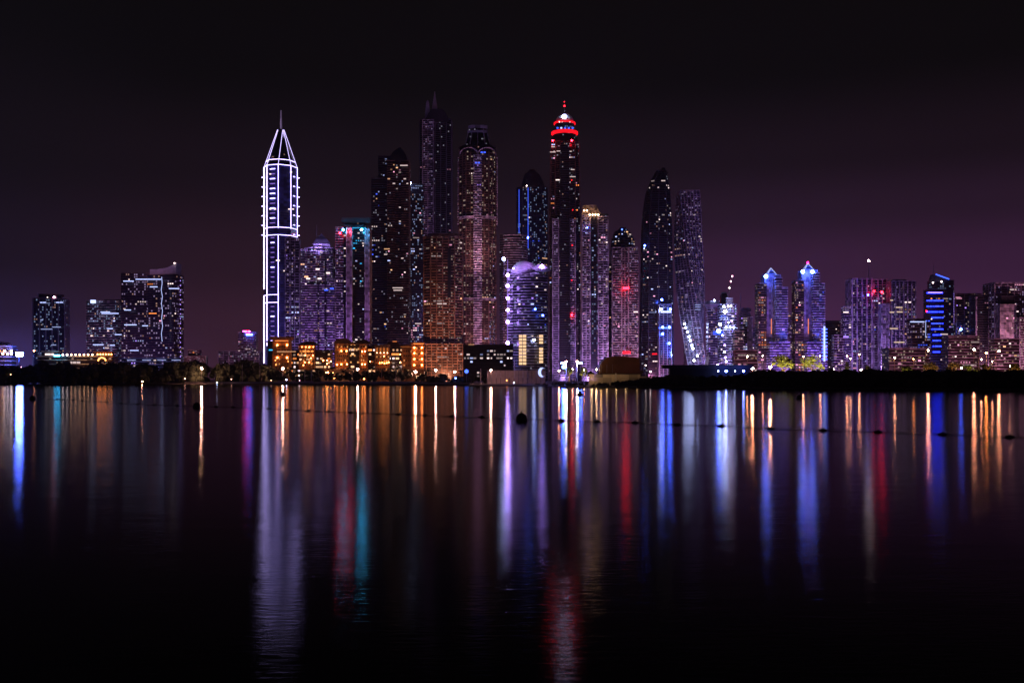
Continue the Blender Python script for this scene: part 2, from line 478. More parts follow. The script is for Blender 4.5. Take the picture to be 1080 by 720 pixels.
for x0, x1, y in ((130,141,296),(143,152,294),(152,170,294),(178,189,303.8),(158,166,302),(131,138,326.4),(131,144,342),(157,165,330),(150,156,343),(137,146,369)):
    t.box('lit_window', 'win_c3' if y != 330 else 'win_o3', x0, x1, y, y+.9, -34, .5)
for yy in range(296, 384, 5): t.lamp(190.3, yy, .7, 'v', 2.2, -12, False, name='edge_lamp')
t.lamp(184, 277.5, 1, 'w', 4, -16)
t.flood((.5,.3,1), 5.0, 90, .3, h=170); t.flood((1,.5,.95), 1.5, 90, 1, dx=16, z=t.z(287), size=50, r=.5, h=t.z(283))

# low lit hotel in front of them
t = T('arcade_hotel', 'long low hotel with a lit roof terrace arcade above the left treeline', 'hotel', 80, 860)
t.block((44,121,376.5), yb=402, r=.22, th=.7, band='cream', glassm='glass_warm', lit=6, cols='wo')
t.block((46,62,371.5), yb=377, r=.4, th=0, band='cream', glassm='glass_warm')
t.block((101,119,372), yb=377, r=.4, th=0, band='ochre', glassm='glass_warm')
for i in range(8): t.lamp(66.3+i*4.45, 374, .75, 'y' if i > 1 else 'w', 9, -16, name='arcade_lamp')
for i in range(6): t.lamp(103+i*2.9, 373.5, .6, 'o', 14, -16, name='arcade_lamp')
for x in (47.5,50.5,54): t.box('lit_panel', 'win_w3', x, x+2.6, 372.6, 374.4, -12, .5)
t.box('lit_panel', lightmat('t', 14), 57, 63, 374.2, 375.6, -13, .5)
ar = MB(); pts = [t.p(107.5+4*math.cos(a), 380.5-3.4*math.sin(a), -17) for a in [math.pi*k/8 for k in range(9)]]
for u, v in zip(pts, pts[1:]): ar.tube(u, v, .45)
ar.build('arch', lightmat('o', 6), t.root)
t.flood((1,.6,.35), .35, 30, .3, dx=20, h=25)
t = T('retail_podium', 'low bluish lit podium at the foot of the crowned tower', 'building', 160, 1300)
t.block((127,191,378.5), yb=402, r=.2, th=1, band='pale', glassm='glass_violet', lit=26, cols='cvw', strong=.6)
t.flood((.4,.4,1), .9, 60, .2, h=25)
for x in (134,150,166,181): t.box('lit_panel', 'win_c2', x, x+9, 379.2, 380, -11, .4)

t = T('hazy_block', 'faint small block on the horizon left of the red topped tower', 'building', 206, 2400)
t.block((200,211,369.5), th=1.5, band='concrete', lit=8, cols='wo', strong=.2); t.block((194,218,376), yb=402, th=1.5, dy=-20, r=.3, lit=5, cols='w')
t.flood((1,.4,.55), 9, 120, .3, h=70)
t = T('red_topped_tower', 'small distant tower with red rooftop sign and bright floors', 'tower', 261, 2000)
t.block((251.5,271.5,351), rot=8, band='concrete', th=1.2, lit=30, cols='wpw', strong=.8)
t.box('roof_sign', lightmat('m', 12), 256, 264, 348.8, 349.8, -15, 1); t.lamp(261, 349.2, 1.6, 'r', 14, -18)
t.box('lit_sign', lightmat('b', 8), 259.5, 266, 352.2, 353.6, -22, 1)
t.flood((1,.4,.6), 6, 110, .3, h=90)
t = T('long_low_block', 'long low grey block in front of the red topped tower', 'building', 252, 1700)
t.block((232,275,371), yb=402, r=.25, band='concrete', th=1.3, piers=8, lit=8, cols='wp', strong=.2); t.flood((.9,.4,.7), 3, 90, .2, h=50)

# ---- tower outlined in white light
t = T('outlined_tower', 'octagonal tower outlined in brilliant white light with a pointed open spire', 'tower', 296, 1350)
R8 = 17.4
def ov(k, y, r=R8):   # corner k of the octagon at row y
    a = math.radians(5+45*k); kk = t.k
    return Vector((math.cos(a)*r*kk, math.sin(a)*r*kk, t.z(y)))
MB().loft([[tuple(ov(k, y, R8-.4)) for k in range(8)] for y in (404.0,177.0)]).build('wall', MATS['navy'], t.root)
fg = MB()
for i in range(64):
    z = 3+i*3.55
    if z < t.z(178): fg.loft([[(math.cos(math.radians(5+45*k))*(R8-.1)*t.k, math.sin(math.radians(5+45*k))*(R8-.1)*t.k, zz) for k in range(8)] for zz in (z, z+.5)])
fg.build('facade_grid', MATS['steel'], t.root)
LED = emis('led_white', (.48,.38,1), 7.5, True)
LEDW = emis('led_bright', (.52,.42,1), 8.0, True)
LEDT = emis('led_soft', (.60,.50,1), 2.2, True)
def seg(a, b, r=.75, m=LED, name='light_strip'): return MB().tube(a, b, r, n=5).build(name, m, t.root)
k_of = {4:0, 5:1, 6:2, 7:3, 0:4}
for k, ya, yb in ((4,177,305),(4,312,385),(5,177,365),(6,177,243),(6,250,362),(7,177,243),(0,177,250)): seg(ov(k,ya), ov(k,yb), .48 if k == 4 else .34, LEDW if k in (4,5) else LED)
for y, rr in ((171,15.2),(177,R8),(242,R8),(250,R8)):
    for k in (4,5,6,7): seg(ov(k,y,rr), ov(k+1,y,rr), .3, LED, 'light_ring')
for y in (312,320):
    for k in (4,5): seg(ov(k,y), ov(k+1,y), .3, LED, 'light_ring')
tips = {4:(292.6,0),5:(293.2,-3),6:(298.2,-3),7:(299,-2),0:(299.5,0)}
for k, (px, dy) in tips.items():
    top = t.p(px, 137, dy); seg(ov(k,177), top, .36, LEDT)
seg(ov(7,165,13.2)+Vector((-3,0,0)), t.p(298.6,138,-2), .26, LEDT)
MB().loft([[tuple(ov(k,177,R8-.8)) for k in range(8)], [tuple(ov(k,150,7.2)) for k in range(8)], [tuple(ov(k,137,2.6)) for k in range(8)]]).build('spire_cone', MATS['glass_dark'], t.root)
t.mast(296.3, 116.5, 138, 2.0, .9, mat='plain', name='spire'); t.lamp(296.3, 118, .8, 'w', 6, 0, False)
t.flood((.8,.6,1), .3, 30, 1, z=t.z(140), size=60, r=.4, h=t.z(126))
bm = MB().box(-3.7,3.7,-.4,.4,-.45,.45).mesh('light_bar', LED); bd = MB().box(-3.7,3.7,-.4,.4,-.45,.45).mesh('light_bar', MATS['win_v2'])
fa, fb = ov(5,200), ov(6,200); ang = math.atan2(fb.y-fa.y, fb.x-fa.x)
y = 181.5; i = 0
while y < 362:
    if not (240 < y < 252 or 309 < y < 322):
        c = (ov(5,y)+ov(6,y))/2; o = link('light_bar', bm if (i % 2 == 0 and y < 245) or i % 5 == 0 else bd, t.root, (c.x, c.y-.5, c.z)); o.rotation_euler.z = ang
        if y > 250: o.scale.x = .7
    y += 5.1; i += 1
tk = MB().box(-1.6,1.6,-.4,.4,-.35,.35).mesh('light_tick', LED)
for i in range(7):
    y = 187.5+i*10.1
    o = link('light_tick', tk, t.root, ov(4,y)+Vector((-1.4,0,0))); o = link('light_tick', tk, t.root, ov(0,y)+Vector((1.4,0,0)))
    o = link('light_tick', tk, t.root, (ov(0,y)+ov(7,y))/2); o.rotation_euler.z = math.radians(70)
t.block((301,316.5,252), yb=404, r=.6, dy=-16, rot=8, band='pale', th=1.0, piers=3, glassm='glass_violet', lit=22, cols='wcv', strong=.4, name='rear_wing')
t.box('lit_panel', 'win_v3', 305, 309.5, 349, 357, -20, .5)
for x, y in ((284,183),(306,181),(304,220),(308,220),(284,220),(289,220),(299,285),(291,274),(293,274)): t.box('lit_window', 'win_w3', x, x+2, y, y+1.1, -23, .5)
t.flood((.55,.35,1), 6, 90, .3, h=250)

t = T('pavilion_topped_tower', 'stepped residential tower with a pyramid roof, thin mast and purple stripes', 'tower', 333, 1480)
t.block((312,331,265), rot=0, r=1.3, band='pale', th=1.4, piers=0, lit=20, cols='wyc', strong=.35, pr=.9)
t.block((334,355,296), r=1.3, dy=2, band='pale', th=1.4, lit=18, cols='wyc', strong=.35)
t.block((323,349,263), yb=300, r=.9, dy=-6, band='pale', th=1.6, lit=8, cols='wc', shape='bow')
t.block((352,354.5,262), yb=300, r=1.5, dy=-4, th=0, band='pale', piers=1)
t.block([(263,328,352),(402,328,352)], dy=-4, r=.8, band='pale', th=1.4, lit=26, cols='wcyp', strong=.4, shape='split')
ro = MB(); ro.loft([[tuple(t.p(x, y, d)) for x, d in ((330-i*0,-14),(348,-14),(348,14),(330,14))] for i, y in ((0,263),(0,257))]); ro.build('roof_drum', MATS['pale'], t.root)
ro = MB(); ro.loft([[tuple(t.p(x, y, d)) for x, d in ((339-w,-w*1.4),(339+w,-w*1.4),(339+w,w*1.4),(339-w,w*1.4))] for w, y in ((10,258),(6,252),(2,249),(.3,246))]); ro.build('roof', MATS['steel'], t.root)
t.mast(334, 237, 256, .7, .2)
for x0 in (335, 342.5): t.block((x0,x0+1.2,270), dy=-22, r=1, th=0, band='pale', glassm='glass_violet')
for x, y, c in ((321,291,'y'),(323,293,'w'),(333,283,'w'),(344,287,'w'),(348,303.5,'b'),(342,305,'b'),(335,293,'w'),(354,285,'c')): t.box('lit_window', 'win_%s3' % c, x, x+4, y, y+1.6, -38, .5)
t.flood((.55,.28,1), 8.5, 90, .3, h=190); t.flood((.5,.35,1), 3, 40, .5, dx=10, z=t.z(268), size=140, h=500)

t = T('beacon_tower', 'slab tower with two red and two cyan lamps under its flat cap', 'tower', 372, 1430)
t.block((364.5,386,240), r=1.1, glassm='glass_dark', band='dark', th=.5, lit=66, cols='wwwct', strong=.75, pr=.4)
t.block((355.5,363.5,241.5), r=2, dy=-4, band='pale', th=1.0, glassm='glass_violet', lit=5, cols='wv')
t.block((366.5,371.5,241.5), r=2, dy=-20, band='pale', th=0, glassm='concrete', piers=1)
t.block((386.5,390.5,243), r=4, dy=-6, band='pale', th=0, glassm='concrete', piers=1)
t.block((362,392,232.5), yb=236, r=.8, band='dark', th=0, glassm='dark', dy=-2)
t.block((365,386,236), yb=241, r=.7, band='dark', th=0, glassm='glass_dark')
for x, y, c, s_ in ((358.5,245.8,'r',30),(369,244.6,'r',22),(362,242.4,'t',36),(381.5,242.3,'t',70)): t.lamp(x, y, 1.6, c, s_, -30)
t.box('light_line', 'win_t2', 366, 386, 239.8, 240.8, -20, .5)
t.flood((.6,.28,1), 7, 80, .35, dx=-10, h=210)

t = T('dark_stepped_tower', 'tall black stepped tower with pointed top and scattered white windows', 'tower', 411, 1560)
t.block((393,413,190), r=1.0, glassm='glass_dark', band='dark', th=1.1, lit=34, cols='wwccyb', strong=.5)
t.block((400,416,167), yb=200, r=1, glassm='glass_dark', band='dark', th=1.1, lit=5, cols='wc', dy=4)
t.block((410,432,172), r=.9, dy=-10, glassm='glass_dark', band='bronze', th=1.1, lit=44, cols='wwcpy', strong=.5, shape='split')
t.block([(157,420,423),(160,416,426),(165,413,429),(173,412,431)], yb=173, r=.9, th=0, band='dark', glassm='dark', dy=-8)
for x0, x1, y, c in ((405,411,262,'y'),(414,425,303,'w'),(415,424,305.5,'w'),(422,430,174,'w')): t.box('lit_window', 'win_%s2' % c, x0, x1, y, y+1, -34, .5)
t.flood((.8,.35,.6), 1.2, 90, .3, h=250)

t = T('blue_windowed_tower', 'slim deep blue tower crowded with small white windows and a bright roof lamp', 'tower', 438, 1600)
t.block((429,447,196), r=.9, glassm='glass_blue', band='dark', th=.8, lit=90, cols='cccwp', strong=.75, shape='rect', rot=12)
t.lamp(432.5, 193.3, 2.0, 'c', 10, -20); t.mast(432.5, 189, 196, .4, .2)
t.flood((.35,.3,1), 4, 80, .3, h=250)

t = T('twin_spired_tower', 'very tall dark violet ribbed tower with two dark spikes on its roof', 'tower', 460, 1720)
t.block((443.5,476.5,128.5), r=.8, shape='cross', glassm='glass_dark', band='steel', th=.9, piers=5, pw=1.3, lit=10, cols='wp', strong=.2, pr=.5)
t.block((446,457,127.5), yb=255, r=.6, dy=-30, glassm='glass_violet', band='pale', th=1.2, piers=2)
for px, y0, w in ((458.5,96.5,4.2),(451,105.5,3.2)):
    m = MB(); m.loft([[tuple(t.p(px+a*u, y, b*u*1.6)) for a, b in ((-1,-1),(1,-1),(1,1),(-1,1))] for u, y in ((w,129),(w*.8,118),(w*.45,108),(.25,y0))]); m.build('spike', MATS['plain'], t.root)
m = MB(); m.loft([[tuple(t.p(x, y, d)) for x, d in ((448+i,-24),(474-i,-24),(474-i,24),(448+i,24))] for i, y in ((0,129),(1.5,124),(4,119),(7.5,115))]); m.build('roof', MATS['dark'], t.root)
t.flood((.75,.35,.9), 9, 60, .55, z=60, h=420); t.flood((.7,.4,.9), .22, 70, 1, z=t.z(150), size=50, h=t.z(112))

t = T('brown_banded_tower', 'copper brown banded hotel tower with rounded corners in front of the spiked tower', 'tower', 467, 1300)
t.block((448,488,252), r=.8, shape='oct', glassm='glass_warm', band='brown', th=1.5, piers=6, pw=1.2, lit=40, cols='wwpy', strong=.35, pr=.6)
t.block((452,484,249), yb=256, r=.8, shape='oct', band='brown', th=0, glassm='brown')
t.block((446,489,364), r=.9, dy=-8, band='brown', th=1.2, piers=8, lit=10, cols='wy', glassm='glass_warm', strong=.3)
t.block((472,475.4,262), yb=314, r=.6, dy=-33, th=0, cap=False, glassm='black')
t.flood((1,.45,.28), 10, 80, .38, h=190)

t = T('domed_shoulder_tower', 'tall tower with two arched shoulders and an open flat topped lantern', 'tower', 504, 1500)
t.block((485,523,158), r=.8, shape='oct', glassm='glass_warm', band='bronze', th=1.2, piers=8, pw=1.1, lit=70, cols='wwcyp', strong=.5)
t.block((483.5,487.5,168), yb=240, r=2, dy=-6, band='pale', th=1.7, glassm='glass_dark'); t.block((520.5,524.5,168), yb=240, r=2, dy=-6, band='pale', th=1.7, glassm='glass_dark')
for cx in (494.5, 513.5):
    a = MB(); pp = [t.p(cx+9.5*math.cos(u), 163-7.5*math.sin(u), -27) for u in [math.pi*k/10 for k in range(11)]]
    for u, v in zip(pp, pp[1:]): a.tube(u, v, .9)
    a.build('arch', MATS['pale'], t.root)
    a = MB(); c = t.p(cx, 163); a.loft([[(c.x+9*t.k*math.cos(u)*1, d, c.z+7*t.k*math.sin(u)) for u in [math.pi*k/10 for k in range(11)]] for d in (-25, 12)]); a.build('shoulder', MATS['glass_dark'], t.root)
t.block([(136,495,513),(142,494,514),(156,491,517)], r=.7, shape='oct', band='pale', th=0, glassm='glass_dark', name='lantern', piers=3)
t.block((494.5,513.5,134.8), yb=137, r=.8, shape='oct', band='pale', th=0, glassm='pale', name='lantern_cap')
t.block((494,514,140), yb=141.5, r=.8, shape='oct', band='pale', th=0, glassm='pale', name='lantern_cap')
t.block((500,508,165), r=1, dy=-20, band='pale', th=1.6, glassm='glass_violet', lit=8, cols='wv', strong=.4)
for x, y, c in ((507,160,'b'),(510,160,'b'),(501,171,'b'),(504,171,'b')): t.box('lit_window', 'win_%s3' % c, x, x+2.2, y, y+1.4, -38, .5)
t.block((485,523,231), yb=233, r=.84, shape='oct', band='pale', th=0, glassm='concrete', dy=-2)
t.block((485,523,316), yb=318, r=.84, shape='oct', band='pale', th=0, glassm='concrete', dy=-2)
t.flood((.9,.38,.5), 13, 80, .35, h=350); t.flood((1,.5,.6), 6, 60, .5, z=150, h=550)

t = T('dark_podium_block', 'black podium block dotted with small white windows below the domed shoulder tower', 'building', 513, 1000)
t.block((489,541,364.5), yb=402, r=.35, glassm='black', band='dark', th=.4, lit=38, cols='wwwc', strong=.4, pr=.3)
t.box('roof_sign', 'win_y1', 494, 500, 362.5, 364, -10, 1)

t = T('dark_crowned_tower', 'dark tower with black domed crown and blue vertical light lines', 'tower', 561, 1700)
t.block((545,577,200), r=.8, shape='oct', glassm='glass_blue', band='dark', th=1.0, piers=6, lit=60, cols='wwcyb', strong=.5)
t.block([(180,558,564),(184,553,569),(192,551,573),(200,549,575)], yb=200, shape='round', th=1.2, band='dark', glassm='dark', r=1, name='crown')
for x, y0, y1 in ((547.5,200,246),(557,198,262)): t.strip('light_strip', lightmat('b', .9, False), (x,y0), (x,y1), .8, -30)
t.lamp(556.5, 250.5, 2, 'b', 10, -32); t.lamp(555.5, 196, 1.2, 'w', 4, -30)
t.flood((.3,.3,1), 5, 90, .4, h=300)

t = T('round_banded_block', 'rounded banded block half hidden behind the saucer roofed building', 'tower', 541, 1500)
t.block((528,556,250), shape='round', r=.9, band='concrete', th=1.3, glassm='glass_dark', lit=16, cols='wvp', strong=.4)
t.block((527,536,248), r=.8, dy=-6, band='dark', th=1.0, glassm='glass_dark', lit=5, cols='wv')
t.flood((.8,.45,.7), 7.5, 80, .5, h=220)

t = T('saucer_roofed_building', 'banded building with overlapping glowing saucer roofs and lamps down its left edge', 'tower', 556, 1250)
t.block((541,577,291), shape='bow', r=.8, band='concrete', th=1.0, glassm='glass_dark', lit=34, cols='ccwvb', strong=.45)
t.block((535,542,286), shape='rect', r=2.5, dy=4, band='pale', th=.9, glassm='glass_violet', lit=4, cols='v')
def saucer(cx, cy, rx, rz, dy, tilt, mat='pale'):
    c = t.p(cx, cy, dy); m = MB().lathe([(.05,-rz*.5),(rx*.5,-rz*.42),(rx,0),(rx*.8,rz*.55),(rx*.4,rz*.92),(.05,rz)], (0,0,0), 28, 1, .8)
    o = m.build('saucer_roof', MATS['plain'], t.root, True); o.location = c; o.rotation_euler = (0, math.radians(tilt), 0); return o
saucer(552, 284.5, 16, 11, -8, -10); saucer(571, 284, 12.5, 6, -16, 4); saucer(563, 288.8, 5, 2.2, -26, 0)
t.strip('light_strip', lightmat('v', 1.2, False), (538,289), (556,283), .55, -34)
for y in (273, 290, 301.5, 314.5, 327, 339.5, 361.5): t.lamp(535.5 if y != 273 else 531.5, y, 1.9, 'c' if y == 273 else 'v', 20, -26, name='edge_lamp')
for y in (303, 315, 328, 341): t.strip('light_strip', lightmat('v', 2.4, False), (533.5,y), (541,y), .5, -27)
t.strip('light_strip', lightmat('v', .8, False), (535.5,274), (535.5,362), .35, -24); t.mast(531.5, 272, 292, .4, .3, -24)
t.lamp(571.5, 281, 2.2, 'v', 12, -28); t.lamp(541.5,283, .9, 'v', 6, -26)
wy = emis('win_gold', (1,.62,.33), 1.15)
for i in range(9):
    for x0 in (547.3, 551.4): t.box('lit_window', wy, x0, x0+3.6, 353+i*3.6, 355.7+i*3.6, -27, .5)
    if i not in (3,): t.box('lit_window', wy, 568.6, 572.8, 353+i*3.4, 355.6+i*3.4, -25, .5)
t.lamp(563, 358.5, 1.4, 'c', 14, -28); t.lamp(564.5,326,1.2,'b',8,-28); t.lamp(572.5,332.5,1.2,'b',8,-28)
t.flood((.45,.38,1), 1.2, 55, .6, dx=-70, h=150); t.flood((.6,.3,1), 1.0, 50, 1, z=t.z(276), size=70, h=t.z(285), r=.5)

t = T('red_ringed_supertall', 'tallest tower with red light rings, glowing white dome and red tipped spire', 'tower', 595.5, 1600)
t.block([(152,581,610),(200,580.5,610.5),(260,579,612),(402,578.5,613)], r=.9, shape='cross', glassm='glass_dark', band='bronze', th=1.0, piers=5, pw=1.2, lit=92, cols='wwwcpo', strong=.55, pr=.6)
t.block([(152,591,600),(402,590,601)], r=1, dy=-28, band='dark', th=1.1, glassm='glass_dark')
for x0 in (583, 600.5): t.block((x0,x0+6,232), r=1, dy=-27, band='pale', th=1.1, glassm='glass_violet', piers=1)
def drum(y0, y1, x0, x1, name, mat, x0b=None, x1b=None):
    a = t.p(x0, y0); b = t.p(x1, y0); rr = (b.x-a.x)/2; cx = (a.x+b.x)/2; zb = t.z(y1)
    r2 = rr if x0b is None else (x1b-x0b)/2*t.k
    return MB().lathe([(r2, 0), (rr, t.z(y0)-zb)], (cx, 0, zb), 28).build(name, MATS[mat] if isinstance(mat, str) else mat, t.root)
drum(143,152,583,608,'neck','glass_dark',581,610)
drum(139.7,141.8,581.5,609.5,'light_ring',lightmat('r',.9)); drum(131.4,139.7,585,606,'drum','glass_blue'); drum(129.8,131.4,584,607,'light_ring',lightmat('r',.9))
for x in (587,591,595,599,603): t.box('lit_window', 'win_b3' if x != 591 else 'win_c3', x, x+2, 134.2, 135.8, -16, 1)
MB().lathe([(9.5*t.k,0),(9*t.k,3*t.k),(7*t.k,6*t.k),(3.5*t.k,8.6*t.k),(.1,9.6*t.k)], tuple(t.p(595.5,128.8)), 24).build('dome', MATS['plain'], t.root, True)
t.lamp(595, 123, 3.2, 'c', 7, -14); 
for x in (590,593,598,601): t.lamp(x, 128.6, .8, 'w', 6, -15, False)
t.mast(595.3, 105.5, 121, .8, .3, name='spire'); t.lamp(595.3, 112, 1.1, 'r', 12, 0); t.lamp(595.3, 107.5, .6, 'r', 8, 0)
for x, y in ((583,148.3),(603,148.3),(603,190),(604,221.5),(603.5,258.5),(603,295.5),(603,332)): t.lamp(x, y, 1.5 if y < 150 or y > 330 else .8, 'r', 30 if y < 150 or y > 330 else 2.5, -34)
for x0, x1, y in ((580,586,160),(587,592,159),(598,603,159.3),(602,606,178.5),(600,607,186)): t.box('lit_window', 'win_w2', x0, x1, y, y+.8, -32, .5)
l_ = ld = bpy.data.lights.new('dome_fill', 'POINT'); ld.energy = 4000; ld.color = (.6,.85,1); link('dome_fill', ld, t.root, t.p(595.5, 121, -24))  # unseen point light added in front to brighten the dome
t.flood((.62,.36,1), 9, 90, .3, h=380)

t = T('lilac_banded_tower', 'pale lilac grid tower with a warm lit open crown', 'tower', 626.5, 1480)
t.block((613.5,621.5,229), r=2.4, band='pale', th=1.2, piers=2, glassm='glass_violet', lit=14, cols='wcp', strong=.5)
t.block((630,640,231), r=2.4, band='pale', th=1.3, piers=2, glassm='glass_violet', lit=14, cols='wcp', strong=.5)
t.block((616,640,228), r=.9, dy=4, band='dark', th=.8, glassm='glass_blue', lit=26, cols='ccw', strong=.6, piers=4)
t.block([(218,615,628),(228,614,633)], yb=229, r=.8, band='cream', th=0, glassm='cream', name='crown', piers=5)
for x in (616,619,622,625,628,631): t.lamp(x, 226.5 if x > 620 else 222, 1.1, 'y', 16, -22, name='crown_lamp')
t.lamp(619.5, 240, 1, 'b', 6, -22)
t.flood((.62,.36,1), 11, 90, .3, h=270)

t = T('rosy_domed_tower', 'rose coloured tower with a dark domed top and glowing red signs', 'tower', 656, 1500)
t.block((645,671,263), r=.9, band='cream', th=1.3, glassm='glass_violet', lit=0, shape='split', piers=6, pw=1.1)
t.block([(241,654,660),(245,648,665),(253,645,669),(262,644,670)], yb=402, r=.9, dy=6, shape='round', band='dark', th=.9, glassm='glass_dark', lit=20, cols='wcy', strong=.5, name='dome')
t.block((641,647,280), r=3, dy=8, band='dark', th=1, glassm='glass_dark', lit=8, cols='wy', strong=.4)
t.block((665,672,266), r=2, dy=-8, band='cream', th=1.2, glassm='glass_violet', lit=5, cols='wp'); t.block((646,653,266), r=2, dy=-8, band='cream', th=1.2, glassm='glass_violet', lit=5, cols='wp')
t.box('lit_sign', lightmat('r', 13), 657, 663.5, 302.6, 304.8, -32, .6); t.box('lit_sign', lightmat('r', 5, False), 657, 665, 370.5, 372.8, -32, .6)
t.lamp(656, 242, 1.2, 'b', 5, -10)
t.flood((1,.5,.78), 6, 90, .33, h=210)

t = T('tapering_dark_tower', 'dark curved tower tapering to a ragged point with a blue lit right edge', 'tower', 692, 1560)
t.block([(181,692,702),(190,687,704),(203,682,705.5),(222,679,706.5),(245,677.5,707.5),(320,676.5,708.5),(402,675,709)], r=.8, shape='oct', glassm='glass_dark', band='dark', th=.9, lit=88, cols='wwwcp', strong=.5, piers=4, pr=.4)
t.block([(178,698,701),(184,691,704)], yb=190, r=.8, th=0, band='dark', glassm='dark', name='crown')
t.block((694.5,707,322), r=1, dy=-24, band='steel', th=.6, glassm='glass_blue', lit=0, piers=3)
t.box('light_line', lightmat('b', 3.2), 695, 708, 345, 346.5, -41, .5); t.box('light_line', lightmat('c', 3, False), 697, 708, 328, 329.6, -41, .5)
for x, y in ((698,316),(697,326),(707,326),(706,345),(699,352),(706,362),(699,345)): t.lamp(x, y, 1.5, 'b' if x != 697 else 'c', 26, -42, name='edge_lamp')
t.lamp(680, 259, 1.6, 'b', 6, -22); t.lamp(679.5,262,1,'c',3,-22)
t.box('lit_sign', lightmat('r', 2, False), 688, 693, 372.5, 373.8, -34, .6)
t.flood((.9,.36,.75), 6, 90, .28, h=300); t.flood((.15,.25,1), 5, 50, 1, dx=24, z=40, h=75)

t = T('twisted_tower', 'twisting tower turning a quarter from foot to top with a diagonal string of lamps', 'tower', 727, 1620)
t.block([(203,715,737),(250,714,737),(310,716.5,740.5),(402,723,744.5)], r=.92, twist=-100, rot=100, glassm='glass_violet', band='concrete', th=.9, piers=6, pw=1.3, lit=66, cols='wwcp', strong=.5, fh=3.8, pr=.5)
for x, y in ((722,341.5),(723.3,345.5),(725.2,350),(726.7,355),(728,359),(729.6,364),(731,367.5),(735.5,375),(732,380)): t.lamp(x, y, 1.6, 'c', 9, -34, name='edge_lamp')
for y in (321,323.2,326): t.box('light_line', 'win_c2', 733, 739, y, y+.7, -30, .5)
t.flood((.6,.34,.9), 1.6, 100, .3, h=290); t.flood((.4,.38,1), 7, 60, .4, dx=75, z=30, h=200); t.flood((.4,.34,1), 1.8, 70, .6, dx=80, z=70, h=200)
m = t
t = T('sail_sculpture', 'small pale sail shaped fin standing right of the twisted tower foot', 'sculpture', 745.5, 900)
MB().loft([[tuple(t.p(x, y, d)) for x, y in ((742.5,386),(746.5,386),(747.5,380),(747.8,372.5),(745,378))] for d in (0,1.6)]).build('fin', MATS['plain'], t.root)
t.mast(745, 384, 400, .8, .8); t.flood((.8,.7,1), .12, 14, 1, z=8, h=25)

t = T('flat_roofed_tower', 'pale slab tower under a wide overhanging flat roof beside the twisted tower', 'tower', 751, 1500)
t.block((746,753,325), r=1.6, band='pale', th=1, glassm='glass_violet', lit=16, cols='wv', strong=.3)
t.block((753,763,330), yb=402, r=1, band='pale', dy=6, glassm='glass_violet', th=1, lit=12, cols='wcb', strong=.5)
t.block([(318.5,745,762),(321,743.5,763),(324,745,762)], yb=324, r=.8, shape='oct', band='steel', th=0, glassm='steel', name='roof')
t.lamp(753.5, 316.8, 1.3, 'c', 9, -20)
t.flood((.55,.36,1), 5, 80, .3, h=130)
t = T('blue_lamp_tower', 'dark topped round tower studded with dazzling white and blue lamps', 'tower', 766, 1420)
t.block((758,776,322), r=.9, shape='oct', glassm='glass_violet', band='pale', th=1.0, lit=60, cols='ccvwb', strong=.8)
t.block([(309,761,766),(313,759,768),(321,758.5,769)], yb=321, shape='round', r=1, glassm='glass_dark', band='dark', th=0, name='crown')
t.block((766,772,315), yb=323, r=1, dy=-8, band='pale', th=.7, glassm='concrete')
for x, y, c, r, s_ in ((765,328.5,'c',2.2,22),(763.5,323.3,'c',1.2,18),(768,323,'w',1.2,14),(771,322.5,'w',1.2,12),(759.5,342,'c',1.9,22),(758,349,'b',2.8,40),(759,348.6,'c',1.5,24),(766,345,'c',1.3,16),(770,345,'c',1.1,16),(774,345.3,'c',1.1,14),
                     (762,353.5,'c',1,10),(768,340,'c',1,10),(772,338,'v',1,10),(764,371,'c',1.1,14),(765,377,'v',1.1,14),(766,381,'c',1.1,14),(764.5,364,'v',1,10)): t.lamp(x, y, r, c, s_, -30, name='edge_lamp')
t.box('banner', lightmat('b', 1.1, False), 752, 763, 349, 353, -28, .5)
t.strip('light_strip', lightmat('c', 1.6, False), (768,343.5), (778,346), .5, -28)
t.flood((.35,.4,1), 3, 70, .4, h=110)
t = T('construction_crane', 'tower crane with lamps along its raised jib among the towers', 'crane', 770, 1700)
cm = MB(); a, b = t.p(766,322), t.p(773,290)
for dx, dz in ((-1,0),(1,0),(0,1.6)): cm.tube(a+Vector((dx,dz,0)), b+Vector((dx*.4,dz*.4,0)), .3)
for i in range(14):
    u = a+(b-a)*(i/14); v = a+(b-a)*((i+1)/14); cm.tube(u+Vector((-1,0,0)), v+Vector((1,0,0)), .2); cm.tube(u+Vector((1,0,0)), v+Vector((-1,0,0)), .2)
cm.build('jib', MATS['steel'], t.root)
cm = MB(); 
for dx, dy in ((-1,-1),(1,-1),(1,1),(-1,1)): cm.tube(t.p(766,322)+Vector((dx,dy,0)), t.p(766,402)+Vector((dx,dy,0)), .3)
cm.build('tower_mast', MATS['steel'], t.root)
for x, y in ((772.3,291.3),(770.8,296.7),(769.3,303.5)): t.lamp(x, y, 1.2, 'p' if y < 300 else 'w', 7, -3)
t = T('disc_roofed_tower', 'slim tower with stacked disc roofs and a thin mast on top', 'tower', 786, 1520)
t.block((780.5,787.5,330), r=1, glassm='glass_dark', band='steel', th=.9, lit=28, cols='cwv', strong=.6)
t.block((788,792.5,335), r=1.6, glassm='concrete', band='pale', th=0, piers=1)
t.block([(325.5,783,791),(327,781,793),(329,783,791)], yb=329, shape='round', r=.8, th=0, glassm='steel', band='steel', name='roof')
t.block([(331,780,791),(332.6,779,792.5),(335,781,790)], yb=335, shape='round', r=.8, th=0, glassm='steel', band='steel', name='roof')
t.mast(781, 309, 328, .7, .25)
t.flood((.55,.36,1), 5.5, 80, .3, h=120)
